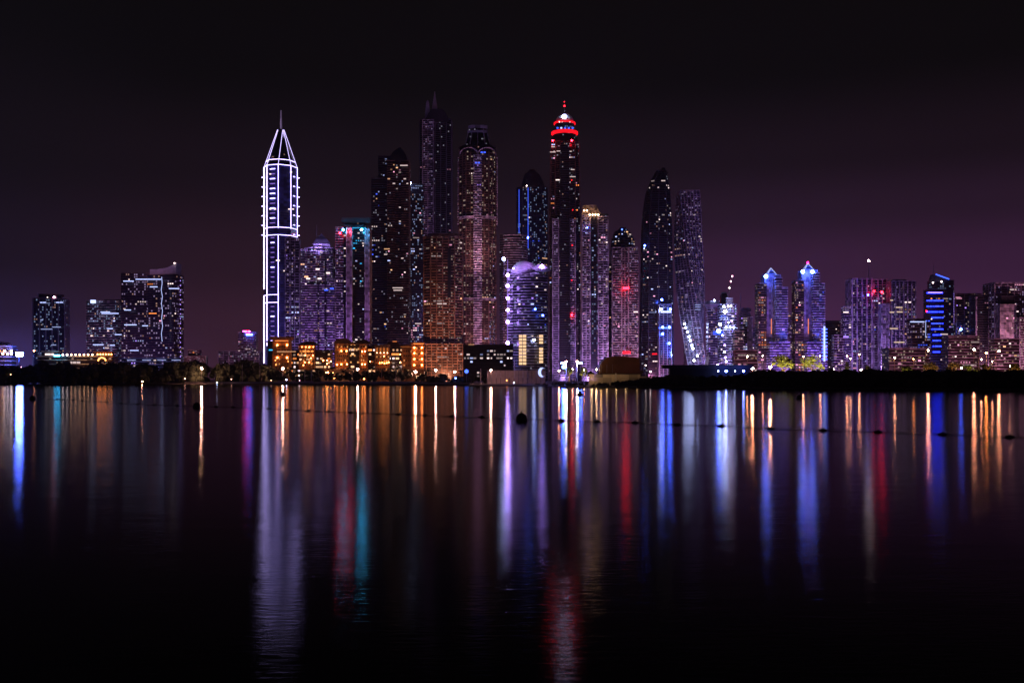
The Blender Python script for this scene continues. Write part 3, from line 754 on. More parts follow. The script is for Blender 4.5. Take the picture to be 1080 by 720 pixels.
for nm, lb, x0, x1, y, D, gl, bd, col, I, n, cols in (
  ('brick_block', 'dull red block between the blue lamp tower and disc roofed tower', 774, 783, 350, 1400, 'glass_warm', 'brown', (.8,.3,.5), 4, 8, 'wp'),
  ('grey_block', 'dim violet block behind the left of the twin pointed towers', 790, 800, 346, 1700, 'glass_violet', 'concrete', (.5,.3,1), 5, 10, 'wp'),
  ('narrow_block', 'narrow dim tower standing between the twin pointed towers', 828, 837, 331, 1750, 'glass_violet', 'concrete', (.7,.3,.8), 5, 14, 'wyp'),
  ('violet_block', 'low violet lit block right of the white ladder sign', 879, 888, 354, 1350, 'glass_violet', 'pale', (.6,.3,1), 6, 8, 'wp'),
  ('dusky_block', 'faint dusky block behind the white ladder sign', 868, 884, 339, 2000, 'glass_dark', 'dark', (.5,.35,.8), 5, 2, 'w')):
    t = T(nm, lb, 'building', (x0+x1)/2, D); t.block((x0,x1,y), r=.9, glassm=gl, band=bd, th=1.2, lit=n, cols=cols, strong=.4); t.flood(col, I, 80, .3, h=90)

def twin(cx, ytip, label, red, lampL, lampR):
    t = T('pointed_tower', label, 'tower', cx, 1450, group='twin blue towers with glowing pyramid tips')
    dx = cx-813; dy = ytip-283
    t.block((798+dx,807+dx,300+dy*.6), r=1.4, glassm='glass_warm', band='bronze', th=1.2, lit=40, cols='poyw' if red else 'wpo', strong=.55 if red else .3)
    t.block((805+dx,821+dx,291+dy), r=.9, dy=6, glassm='concrete', band='concrete', th=0, piers=2)
    t.block((817+dx,823+dx,294+dy), r=2, dy=-4, glassm='glass_blue', band='pale', th=1.4, pr=.9)
    t.block((817+dx,828.5+dx,304+dy*.8), r=1.2, dy=-2, glassm='glass_blue', band='pale', th=1.4, pr=.9, lit=14, cols='vbcy')
    t.block((809+dx,829+dx,362), r=1.3, dy=-10, glassm='glass_violet', band='pale', th=1.4, lit=8, cols='vw')
    m = MB(); tip = t.p(cx, ytip); bl = t.p(cx-4.3, ytip+6)
    hw = tip.x-bl.x
    m.loft([[(tip.x+a*w*hw, b*w*hw, z) for a, b in ((-1,-1),(1,-1),(1,1),(-1,1))] for w, z in ((1, bl.z), (.02, tip.z))]); m.build('pyramid_tip', MATS['navy'], t.root)
    for a in (-1, 1):
        for b in (-1, 1): MB().tube((tip.x+a*hw*1.05, b*hw*1.05, bl.z-1), (tip.x, 0, tip.z+.3), .75).build('light_strip', lightmat('c', 1.1, False), t.root)
    MB().tube((tip.x-hw, -hw-.3, bl.z), (tip.x+hw, -hw-.3, bl.z), .55).build('light_strip', lightmat('b', 1.3, False), t.root)
    MB().tube((tip.x-hw*.5, -hw*.5-.6, (bl.z+tip.z)/2), (tip.x+hw*.5, -hw*.5-.6, (bl.z+tip.z)/2), .5).build('light_strip', lightmat('b', 1.3, False), t.root)
    if lampL: t.lamp(cx-5.2, ytip+8.5, 2.7, 'b', 30, -14); t.lamp(cx-5.2, ytip+8.4, 1.7, 'c', 9, -17)
    if lampR: t.lamp(cx+4.8, ytip+8.5, 2.5, 'b', 30, -14); t.lamp(cx+4.8, ytip+8.4, 1.6, 'c', 9, -17)
    if red: t.lamp(cx, ytip-1.0, 1.5, 'x', 14, 0)
    t.box('light_line', lightmat('o', 1.2, False), 813.2+dx, 814.0+dx, 336, 352, -22, .4)
    t.flood((.10,.11,1), 6, 75, .5, dx=30, h=160); t.flood((.6,.28,.9), 3.5, 75, .3, dx=-18, h=140)
    t.flood((.12,.16,1), .8, 60, .5, dx=32, z=70, h=200)
twin(813, 283, 'left one of two blue banded towers with glowing pyramid tips, single lamp below the tip', False, True, False)
twin(852, 278, 'right one of two blue banded towers, red light above its glowing tip', True, True, True)

t = T('ladder_sign', 'tall upright white and blue light column with rungs, right of the twin towers', 'sign', 869.5, 1200)
t.mast(869.5, 343, 402, .6, .4)
t.box('light_column', lightmat('c', 1.1), 868.8, 870.4, 344, 381, -1.5, 1)
for i in range(10): t.box('light_bar', lightmat('b', 3.0), 867, 872.4, 346.5+i*3.5, 347.7+i*3.5, -.4, .8)

t = T('masted_tower', 'grey violet ribbed tower with a bright lamp on its tall roof mast', 'tower', 910, 1500)
t.block((895.5,916,295), r=.9, glassm='glass_violet', band='pale', th=.5, piers=4, pw=1.8, lit=32, cols='wcp', strong=.35, pr=.9)
t.block((914,932,296), r=.9, dy=5, glassm='glass_dark', band='concrete', th=.6, piers=4, pw=1.2, lit=34, cols='wccb', strong=.6)
t.mast(916.3, 273.5, 297, .8, .25); t.lamp(916.3, 274.8, 1.3, 'w', 60, 0)
t.lamp(922, 307, 1.5, 'r', 14, -24); t.lamp(930, 308, 1.8, 'r', 22, -24); t.lamp(915.5, 311, 1.3, 'b', 7, -24)
t.flood((.6,.36,.95), 5.5, 80, .32, h=140)
t = T('side_block', 'slim lower block with lit bands attached left of the masted tower', 'building', 893, 1440)
t.block((889,896,324), r=1.3, glassm='glass_violet', band='concrete', th=1, lit=14, cols='wc', strong=.5)
t.box('light_line', 'win_w3', 889.5, 895, 328.6, 329.8, -8, .5); t.box('light_line', 'win_v3', 889.5, 895, 354.4, 355.8, -8, .5); t.flood((.55,.34,1), 3.5, 80, .3, h=100)
t = T('mauve_column_block', 'smooth mauve column block between the masted tower and beige banded tower', 'building', 932.5, 1420)
t.block((928.5,936,321), r=1, glassm='concrete', band='pale', th=1.0, piers=2, lit=6, cols='w'); t.flood((.6,.36,1), 6, 80, .35, h=100)
t = T('beige_striped_tower', 'tower with beige lit horizontal strips right of the mauve column block', 'tower', 948, 1490)
t.block((936,961,298), r=.9, glassm='glass_violet', band='concrete', th=.6, piers=6, pw=1.6, lit=36, cols='wyc', strong=.4, pr=.8)
t.block((940,953,296), yb=299, r=.9, th=0, band='concrete', glassm='concrete')
for x0, x1, y in ((945,952,323.5),(935.5,943,328.6),(946,952,328.3),(936,947,345.8),(943,954,360.2),(939,942,316)): t.box('light_line', emis('strip_beige', (1,.72,.5), .75), x0, x1, y, y+1.2, -26, .5)
t.flood((.66,.38,.95), 6, 80, .32, h=140)
t = T('line_roofed_hotel', 'lower block edged by a bright white roof light line', 'hotel', 969, 1350)
t.block((959.5,978,337), r=.8, glassm='glass_violet', band='brown', th=1, lit=26, cols='wcb', strong=.5)
t.box('light_line', lightmat('c', 1.6, False), 960, 975, 338.8, 339.8, -16, .5)
t.box('light_line', lightmat('c', .8, False), 976, 976.7, 338, 356, -16, .5); t.flood((.7,.35,.8), 4, 80, .3, h=80)
t = T('blue_striped_tower', 'slant roofed dark tower with glowing deep blue horizontal stripes', 'tower', 990, 1430)
t.block((982,1002,297), r=.9, glassm='glass_blue', band='dark', th=.8, lit=14, cols='wcv', strong=.4)
t.block((977.5,996,306), r=.9, dy=-8, glassm='glass_dark', band='dark', th=.8, lit=20, cols='oywc', strong=.5)
m = MB(); P_ = [t.p(982,297,-22), t.p(1002,297,-22), t.p(1002,294.5,-22), t.p(984,289.3,-22)]
m.loft([[tuple(v) for v in P_], [(v.x, v.y+10, v.z) for v in P_]]); m.build('slanted_crown', MATS['dark'], t.root)
t.strip('light_strip', lightmat('b', 1.4), (987,289.2), (1001,294.3), .9, -24)
t.mast(984.5, 278, 291, .5, .2)
DEEP = lightmat('d', 3.4)
for i, y in enumerate((308.3,316.4,322.4,328.3,334.3,340.5,346.5,352.5,358.5,364.5,370.5)):
    xa = 977.5+(5 if i > 3 else 0)+(1.5 if i > 6 else 0); xb = 995-(2 if i > 6 else 0)
    while xa < xb-1:
        ln = t.rnd.choice((1.2, 2.2, 3.6)); t.box('light_line', DEEP, xa, min(xb, xa+ln), y, y+1.1, -33, .5); xa += ln+t.rnd.choice((.35, .35, .9))
t.box('light_line', lightmat('v', 3, False), 979, 994, 308, 308.8, -34, .5)
t.lamp(984,298,1.1,'w',6,-26); t.lamp(993,297,1.1,'w',6,-26); t.lamp(977,328,1.1,'r',8,-30)
t.flood((.15,.2,1), 3, 70, .4, h=130)
t = T('wine_red_block', 'wine red block with a violet light strip right of the blue striped tower', 'building', 1015, 1560)
t.block((1003,1029,311), r=.9, glassm='glass_warm', band='brown', th=1, lit=30, cols='wpv', strong=.35, piers=3)
t.strip('light_strip', lightmat('v', 1.5, False), (1005.8,309), (1005.8,342), .6, -22); t.lamp(1013.5, 347.3, 1.8, 'b', 14, -28)
t.box('light_line', 'win_p2', 1008, 1013, 313, 313.9, -22, .5)
t.flood((.9,.4,.62), 10, 80, .4, h=130)
t = T('dark_ribbed_block', 'dark block with one pale vertical rib between wine red and rose blocks', 'building', 1034, 1500)
t.block((1025.5,1041.5,312), r=.9, glassm='glass_dark', band='dark', th=.8, lit=8, cols='wp'); t.block((1028.7,1030.2,314), dy=-12, r=1, th=0, glassm='concrete', band='pale')
t.flood((.8,.4,.8), 5, 80, .4, h=120)
t = T('rose_apartment_block', 'large rose coloured stepped apartment block at the right edge', 'building', 1062, 1480)
t.block((1043,1084,299.5), r=.6, dy=10, glassm='glass_violet', band='concrete', th=1.2, lit=44, cols='wp', strong=.45, piers=6)
t.block((1052,1068,322), r=.8, dy=-14, glassm='concrete', band='cream', th=1.2, lit=10, cols='wp', piers=3)
t.block((1053,1067,313), yb=324, r=.8, dy=-10, glassm='black', band='dark', th=.6); t.block((1069,1100,336), r=.8, dy=-20, glassm='glass_warm', band='concrete', th=1.2, lit=12, cols='wy', piers=6)
t.flood((1,.45,.65), 14, 85, .4, h=140)
for nm, lb, x0, x1, y, D in (('terraced_block', 'low many windowed apartment block below the wine red block', 997, 1029, 355, 1250),
                             ('rosy_low_block', 'low pinkish apartment block below the rose apartment block', 1046, 1072, 358, 1200),
                             ('wide_low_block', 'wide low apartment block below the beige striped tower', 934, 976, 368, 1150),
                             ('edge_low_block', 'low violet block left of the twin pointed towers foot', 774, 797, 370, 1180)):
    t = T(nm, lb, 'building', (x0+x1)/2, D); t.block((x0,x1,y), r=.5, glassm='glass_warm', band='concrete', th=1, lit=20, cols='wywp', strong=.3); t.flood((.9,.36,.55), 3.6, 70, .4, h=50)

# ------------------------------------------------------------------ night haze over the bay
HAZE = 4.5e-5
if HAZE:
    hz = MB().box(-2600, 2600, -70, 3000, -3, 520)
    hm = bpy.data.materials.new('haze'); hm.use_nodes = True; n_ = hm.node_tree.nodes; n_.clear()
    pv = n_.new('ShaderNodeVolumePrincipled'); ot = n_.new('ShaderNodeOutputMaterial'); hm.node_tree.links.new(pv.outputs[0], ot.inputs['Volume'])
    pv.inputs['Color'].default_value = (.9,.88,.95,1); pv.inputs['Density'].default_value = HAZE; pv.inputs['Anisotropy'].default_value = .6
    tag(hz.build('haze', hm), kind='stuff')
# ------------------------------------------------------------------ resort hotel on the beach, lit orange
def openings(t, x0, x1, nx, rows, dy, w=.9, hgt=1.7, dark=.7, mat='black'):
    # tall shuttered openings; some of the rooms behind them are lit
    for y in rows:
        for i in range(nx):
            x = x0+(x1-x0)*(i+.5)/nx
            lit = t.rnd.random() > dark
            t.box('window', 'win_room' if lit else mat, x-w/2, x+w/2, y-hgt, y, dy, .3)
def parapet(t, x0, x1, y, dy, n):
    m = MB(); 
    for i in range(n):
        xa = x0+(x1-x0)*(i+.15)/n; xb = x0+(x1-x0)*(i+.85)/n; a = t.p(xa, y, dy); b = t.p(xb, y-.9, dy); m.box(a.x, b.x, dy, dy+.6, a.z-.9, b.z)
    m.box(t.p(x0, y, dy).x, t.p(x1, y, dy).x, dy+.1, dy+.5, t.z(y, dy)-.9, t.z(y, dy)+.25)
    m.build('parapet', MATS['ochre'], t.root)
emis('win_room', (1,.45,.14), .8)
def facade_lights(t, pts, dy, r=.42, st=55, col='o'):
    for x, y in pts: t.lamp(x, y, r, col, st, dy, name='wall_lamp', n=6)
def glow(t, x, y, dy, I=400, col=(1,.36,.08)):
    ld = bpy.data.lights.new('wall_fill', 'POINT'); ld.energy = I*.05; ld.color = col; ld.shadow_soft_size = .4  # point light added before a wall no fixture
    o = link('wall_fill', ld, t.root, t.p(x, y, dy))
COL['h'] = (1,.27,.06)
HL = 'orange lit beach hotel'
def hip(t, x0, x1, y0, y1, d, mat='rooftile', dy=0):
    m = MB(); a = t.p(x0, y1, dy); b = t.p(x1, y0, dy); i = (b.x-a.x)*.28
    m.loft([[(a.x,dy,a.z),(b.x,dy,a.z),(b.x,dy+d,a.z),(a.x,dy+d,a.z)],[(a.x+i,dy+d*.35,b.z),(b.x-i,dy+d*.35,b.z),(b.x-i,dy+d*.65,b.z),(a.x+i,dy+d*.65,b.z)]])
    m.build('roof', MATS[mat], t.root)
t = T('hotel_pavilion', 'orange lit hotel pavilion with flat eaves and arched bays, leftmost of the beach hotel', 'hotel', 296, 840, group=HL)
t.block((289,306,359), yb=402, r=.8, glassm='ochre', band='ochre', th=.5, fh=3.6, pr=.5)
t.block((287.5,307.5,357), yb=358.8, r=.8, th=0, glassm='ochre', band='ochre', name='eaves')
t.block((283,290,361), r=1, dy=8, glassm='dark', band='bronze', th=0); t.box('lit_panel', lightmat('t', 1.4, False), 283.5, 287.5, 368.3, 369.6, 1, .4)
for x in (292.5, 302.8):
    for y in (363.8, 377): t.lamp(x, y, .6, 'h', 27, -6.6, name='wall_lamp')
t.box('light_line', lightmat('o', 1.4, False), 290, 304, 358.9, 359.6, -6.3, .4); t.box('light_line', 'win_y2', 292, 312, 370.3, 371.0, -6.6, .4)
openings(t, 290, 305.2, 5, (365.8,370,374.6,379.4,384.5,389,393), -6.25); parapet(t, 288.5, 306.5, 357, -6, 9)
facade_lights(t, [(290.5,380),(291,384.5),(304,381)], -6.4, .4, 5)
t = T('hotel_left_wing', 'long left wing of the beach hotel sprinkled with small orange windows', 'hotel', 325, 870, group=HL)
t.block((306,350,371), r=.25, glassm='glass_warm', band='dark', th=.7, lit=44, cols='yoyw', strong=.8)
t.block((316,332,364), yb=390, r=.5, dy=-5, glassm='ochre', band='brown', th=.7, lit=14, cols='yo', strong=.9)
for x in (318.5,322.5,326.5,330.5): t.lamp(x, 365.8, .4, 'h', 18, -9.2, name='wall_lamp')
for x, y in ((322,374.6),(330,374.6),(326,366),(328,377.5),(326,382),(320,385),(321.5,382)): t.lamp(x, y, .5, 'h', 18, -9.3, name='wall_lamp')
glow(t, 326, 368, -15, 4000); glow(t, 323, 379, -15, 5000)
openings(t, 317, 331.4, 7, (369.5,373.3,377.2,381,385), -8.9)
hip(t, 314, 334, 359.5, 364, 18, dy=-12); 
for x, y in ((341,380),(345,380),(345,383.5),(349,381)): t.lamp(x, y, .5, 'h', 27, -5.6, name='wall_lamp')
glow(t, 345, 379, -15, 3500)
t = T('hotel_main_block', 'central orange lit hotel block with two glowing end bays under a dark curved roof', 'hotel', 370, 850, group=HL)
t.block((354,388,362.5), r=.45, dy=4, glassm='dark', band='bronze', th=.6, lit=22, cols='yyw', strong=.9)
t.block((354.3,367.5,362.5), r=.8, dy=-6, glassm='ochre', band='ochre', th=.5, fh=3.6, pr=.5); t.block((379.5,387,362.5), r=1, dy=-6, glassm='ochre', band='ochre', th=.5, fh=3.6, pr=.5)
m = MB(); m.loft([[tuple(t.p(352+ (1-math.cos(a))*9.5, 362.4-6*math.sin(a), d)) for a in [math.pi*k/10 for k in range(11)]] for d in (-12, 18)]); m.build('roof', MATS['rooftile'], t.root)
openings(t, 354.8, 367.4, 6, (366.5,371.5,376,380.5,385.5,390), -10.9); openings(t, 380, 387, 3, (366.5,371.5,376,380.5,385.5,390), -10.9)
parapet(t, 366, 380, 362.3, -7, 7)
hip(t, 372, 390, 358, 362.5, 20, dy=-12)
for x, y in ((360,370),(365.5,370),(382,370.5),(385,370.5),(360,384),(366,384),(382,384),(385,384),(355.5,384.5)): t.lamp(x, y, .5, 'h', 30, -11.4, name='wall_lamp')
glow(t, 356, 366, -15, 4000); glow(t, 362, 380.5, -15, 5000); glow(t, 356, 376, -15, 2500)
for x, y in ((370.5,363.3),(374,363.3),(370,368),(374,368),(378,368),(370,375),(374,375),(370,382),(377.5,382)): t.box('lit_window', 'win_room', x-.8, x+.8, y-1, y+.8, -6.5, .3)
t = T('hotel_right_wing', 'dim right wing of the beach hotel with a lit arcade of tall windows', 'hotel', 410, 860, group=HL)
t.block((389,434,366), r=.22, glassm='glass_warm', band='dark', th=.6, lit=36, cols='yoyw', strong=.75)
t.block((396,411,365), r=.6, dy=-6, glassm='ochre', band='brown', th=.6)
for x in (397.6,401.3,405,408.6):
    t.box('tall_window', lightmat('o', .45, False), x-.9, x+.9, 366.8, 372.8, -10.1, .3); t.lamp(x, 372, .4, 'y', 7, -10.9, name='wall_lamp')
for x, y in ((400.5,382.6),(403,382.4),(405.5,383),(408,382.6),(410,382),(405,375.5),(422,373.5),(422,381.8),(390.5,381)): t.lamp(x, y, .45, 'h', 21, -10.8, name='wall_lamp')
glow(t, 404, 381, -17, 4500); glow(t, 422, 373, -12, 1500)
openings(t, 396.5, 410.6, 7, (377,381,385.5,390), -10.1); openings(t, 425, 435, 4, (371,376,381,386,391), -6.6, dark=.85)
hip(t, 405, 423, 359.5, 366, 20, dy=-8); t.box('light_line', 'win_o2', 414, 418.5, 359.6, 360.4, -2, .4)
t.block((424,436,365.5), r=.3, dy=-3, glassm='ochre', band='ochre', th=0)
t.box('light_line', 'win_o1', 422, 435, 365.3, 366.1, -8.5, .4)
t = T('hotel_end_tower', 'narrow brightly lit orange hotel tower with stacked balconies, rightmost of the beach hotel', 'hotel', 441, 830, group=HL)
t.block((434.5,447.5,362.5), r=.9, glassm='ochre', band='ochre', th=.6, fh=4.7, pr=.8)
for y in (366.5, 372.3, 378.5, 384.8):
    for x in (437, 445): t.lamp(x, y, .6, 'h', 27, -6.2, name='wall_lamp')
openings(t, 438.2, 443.8, 2, (368,374,380,386.4), -5.6, 1.4); parapet(t, 434, 448, 362, -5.4, 7)
t.box('light_line', lightmat('o', 1.4, False), 436, 447, 362, 362.8, -6, .4)
t = T('beach_restaurant', 'low dark beach restaurant with a few orange lamps under the hotel', 'building', 358, 780)
t.block((338,372,390.5), yb=402, r=.3, glassm='dark', band='bronze', th=0)
for x, y in ((342,393),(346,392.5),(351,393),(353,398.5),(358,397.5),(362,397),(366,396.7),(344,392.7)): t.lamp(x, y, .38, 'h', 66, -9.5, name='wall_lamp', n=6)
glow(t, 360, 397.5, -12, 900)

# ------------------------------------------------------------------ shore buildings
t = T('shore_wall', 'long pale hoarding wall lit pink by the lamp, below the dark podium block', 'wall', 543, 620)
m = MB(); a = t.p(514,403); b = t.p(575,390.6); m.box(a.x, b.x, 0, .6, 0, b.z); m.build('panel', MATS['stone'], t.root)
m = MB()
for i in range(14): x = a.x+(b.x-a.x)*i/13; m.box(x-.2, x+.2, -.25, 0, 0, b.z+.3)
m.build('posts', MATS['concrete'], t.root); t.root.children[-1].name = 'upright'
t = T('crescent_sign', 'blue white crescent shaped light on the wall end by the saucer building', 'sign', 571.5, 600)
cc = t.p(571.5, 392.5); m = MB(); o_, i_ = [], []
for k in range(15):
    a_ = math.radians(60+k*(240/14)); o_.append((cc.x+2.3*math.cos(a_), 0, cc.z+2.9*math.sin(a_)))
    i_.append((cc.x+1.2+1.9*math.cos(a_)*.9, 0, cc.z+2.5*math.sin(a_)*1.0))
for k in range(14):
    q = [o_[k], o_[k+1], i_[k+1], i_[k]]; m.loft([[(x, y, z) for x, y, z in q], [(x, y+.3, z) for x, y, z in q]])
m.build('crescent', lightmat('c', 1.0), t.root); t.mast(572, 394, 404, .2, .2, .2); 
t = T('event_tent', 'large dark brown curved roof event hall behind a lit fence on the shore', 'tent', 654, 500)
m = MB(); xs = [(632,393.5),(632.5,387),(635,381.5),(640,377),(647,375.6),(656,375.6),(666,376.6),(674.5,377.5),(675,393.5)]
m.loft([[tuple(t.p(x, y, 0)) for x, y in xs], [(t.p(x, y, 0).x, 16, t.p(x, y, 0).z) for x, y in xs]]); m.build('shell', MATS['tent'], t.root)
t.block((631,676,393), yb=404, r=.35, dy=9, glassm='dark', band='dark', th=0, name='base')
for i, x in enumerate((634,640,646)): t.mast(x, 384, 393, .12, .12, -.3)
glow(t, 634, 384, -9, 9000, (1,.5,.15))
t = T('lit_fence', 'pale fence of vertical boards lit yellow in front of the event tent', 'fence', 645, 470)
m = MB(); a = t.p(621,404); b = t.p(690,394.6)
x = a.x
while x < b.x: m.box(x, x+.36, 0, .12, 0, b.z*(1 if (x-a.x) < 24 else .8)); x += .42
m.build('boards', MATS['cream'], t.root); t.root.children[-1].name = 'board_panel'
t.mast(649.5, 393.4, 405, .35, .35, -.4, 'pole', 'gate_post')
for x, I in ((624,8000),(629,5000),(640,2600),(650,2200),(660,1500),(672,700)): glow(t, x, 396, -4, I, (1,.58,.25))
t = T('boat_pavilion', 'long low black waterside pavilion with four blue white lamps in a row', 'building', 748, 455)
t.block((706,790,388.3), yb=402, r=.1, glassm='black', band='dark', th=0); t.block((700,792,387.6), yb=388.6, r=.13, glassm='dark', band='dark', th=0, name='roof')
for x, r, s_, c in ((757.5,.3,6,'c'),(765.8,.5,26,'b'),(775.2,.25,6,'c'),(784.3,.48,26,'b')): 
    t.lamp(x, 391.2, r, c, s_, -6, name='deck_lamp')
    if s_ > 10: t.lamp(x, 391.1, r*.75, 'c', 14, -6.35, name='deck_lamp')

# far shore promenade lights seen between bushes
k_ord = ['first','second','third','fourth','fifth','sixth','seventh','eighth','ninth','tenth','eleventh','twelfth','thirteenth','fourteenth','fifteenth','sixteenth','seventeenth','eighteenth','nineteenth','twentieth',
         'twenty-first','twenty-second','twenty-third','twenty-fourth','twenty-fifth','twenty-sixth']
def street_lamp(px, py, D, r, col, st, label, kind='ball', power=0, arm=0, group=None, pr=.11):
    o = empty('street_lamp', (W(px, HY, D).x, D, G), label, 'street lamp', group)
    st *= 3.0; r *= .78; power *= .12
    h = W(px, py, D).z-G
    MB().tube((arm, 0, 0), (arm, 0, h+(.4 if arm else -r)), pr*1.3, pr).build('pole', MATS['pole'], o)
    MB().tube((arm, 0, 0), (arm, 0, .5), pr*2.4, pr*2.2).build('base', MATS['pole'], o)
    if arm: MB().tube((arm, 0, h+.35), (0, 0, h+.35), pr*.8).build('arm', MATS['pole'], o)
    MB().lathe([(.05, r*1.25), (r*.9, r*.95), (r*1.05, r*.8)], (0, 0, h), 10).build('lamp_cap', MATS['pole'], o)
    MB().ball((0, 0, h), r, 10, 6).build('bulb', lightmat(col, st), o)
    if power:
        ld = bpy.data.lights.new('lamp_light', 'POINT'); ld.energy = power; ld.color = COL[col]; ld.shadow_soft_size = r
        link('lamp_light', ld, o, (0, -r*1.6, h-r))
    return o
COL['s'] = (1,.34,.17); COL['q'] = (1,.44,.32)
LM = [ # px, py, D, r, col, strength, label, power, arm
 (212.5,388.3,742,.85,'q',170,'bright pinkish lamp standing alone before the dark trees left of the hotel',300,0),
 (298.3,388.5,742,.95,'q',170,'bright starry lamp in front of the hotel pavilion',3000,0),
 (377.3,389.3,735,.85,'q',150,'bright lamp below the right end of the central hotel block',2500,0),
 (397,392,735,.7,'q',120,'shorter lamp below the left end of the arcade hotel wing',2000,0),
 (438.4,392.3,728,.95,'q',170,'bright lamp at the foot of the narrow orange hotel tower',2500,0),
 (459.6,390.3,728,.8,'q',130,'lamp at the left foot of the brown banded tower',2500,0),
 (479.7,392,728,.8,'q',130,'lamp at the right foot of the brown banded tower',2500,0),
 (517.8,390.2,600,.6,'q',110,'lamp over the left end of the pink lit hoarding wall',26000,0),
 (589.7,391.2,560,.5,'s',80,'small orange lamp just left of the two tall blue white floodlight masts',900,0),
 (604,389,560,.3,'s',60,'small lamp between the two tall floodlight masts',600,0),
 (616,390,560,.28,'s',40,'small dim orange lamp right of the tall floodlight masts',0,0),
 (629,389.5,500,.3,'y',40,'small lamp at the left end of the lit fence',500,0),
 (788.3,376,640,.42,'s',70,'thin lamp beside the left foot of the twin towers',0,0),
 (804.4,375,640,.38,'s',60,'thin lamp in front of the left twin tower',0,0),
 (793.5,388,470,.8,'s',150,'dazzling orange lamp on the spit left of the lit tree',3000,0),
 (812.2,387,470,.75,'s',150,'dazzling lamp at the left side of the yellow lit tree',4500,0),
 (847.3,375.8,600,.45,'s',70,'lamp left above the second yellow lit tree',2500,0),
 (865,375.3,600,.36,'s',60,'lamp right above the second yellow lit tree',2500,0),
 (879.2,390,470,.62,'s',110,'low dazzling lamp on the spit left of the masted tower',1500,0),
 (893.3,375.5,600,.42,'s',70,'left lamp of a close pair before the masted tower',0,0),
 (897,378,600,.38,'s',70,'right lamp of a close pair before the masted tower',0,0),
 (906.3,373.8,600,.42,'s',60,'lamp right of the close pair before the masted tower',0,0),
 (908.6,390.2,470,.7,'s',130,'low starry lamp on the spit below the masted tower',1500,0),
 (943.6,377,600,.42,'s',70,'lone lamp before the beige striped tower',800,0),
 (979,369.4,560,.6,'s',90,'tall arm lamp below the blue striped tower',1500,-1.4),
 (1027.2,368.3,560,.6,'s',90,'tall lamp before the dark ribbed block',1500,0),
 (1040.2,372.2,560,.55,'o',60,'deep orange lamp left of the tall arm lamp',1200,0),
 (1053.5,370.2,560,.58,'s',90,'tall arm lamp before the rose apartment block, rightmost of the tall ones',1500,-1.6),
 (1035,378.8,560,.4,'s',60,'smaller lamp right below the tall lamp before the ribbed block',900,-1.6),
 (1046.4,381,560,.36,'s',60,'small low lamp between the deep orange lamp and the rightmost tall lamp',0,0),
 (1065.2,386,480,.3,'s',40,'small low lamp near the right edge',0,0),
 (1014,388,480,.35,'w',40,'small white lamp low beside the lit yellow bush',400,0),
 (963.5,378.5,600,.4,'o',25,'dim orange lamp right of the beige striped tower foot',900,0),
 (150,402.0,725,.42,'s',60,'tiny lamp at the waterline under the left treeline',200,0),
]
for px, py, D, r, c, s_, lb, pw_, arm in LM: street_lamp(px, py, D, r, c, s_, lb, power=pw_, arm=arm)
# the two floodlight masts by the marina mouth
for px, side, lb in ((597,-1,'tall floodlight mast with blue heads pointing left, behind the shore lawn'), (608.7,1,'tall floodlight mast with a blue head pointing right, near the tent')):
    D = 540; o = empty('floodlight_mast', (W(px, HY, D).x, D, G), lb, 'floodlight', 'floodlight masts by the marina mouth')
    h = W(px, 381, D).z-G
    MB().tube((0,0,0), (0,0,h), .3, .22).build('pole', MATS['pale'], o)
    MB().tube((0,0,h-.9), (side*2.2,0,h-.7), .1).build('arm', MATS['pole'], o)
    MB().box(min(.2*side,2.8*side), max(.2*side,2.8*side), -.5, .1, h-1.3, h-.7).build('lamp_head', lightmat('b', 50), o)
    MB().ball((0,-.3,h-.2), .5, 8, 5).build('bulb', lightmat('q', 60), o)
    if side < 0: MB().ball((-1.3,-.6,h-3.0), .75, 8, 5).build('bulb', lightmat('b', 110), o)
    ld = bpy.data.lights.new('lamp_light', 'POINT'); ld.energy = 2500; ld.color = (1,.85,.8); ld.shadow_soft_size = .4; link('lamp_light', ld, o, (0,-1.4,h-1.2))

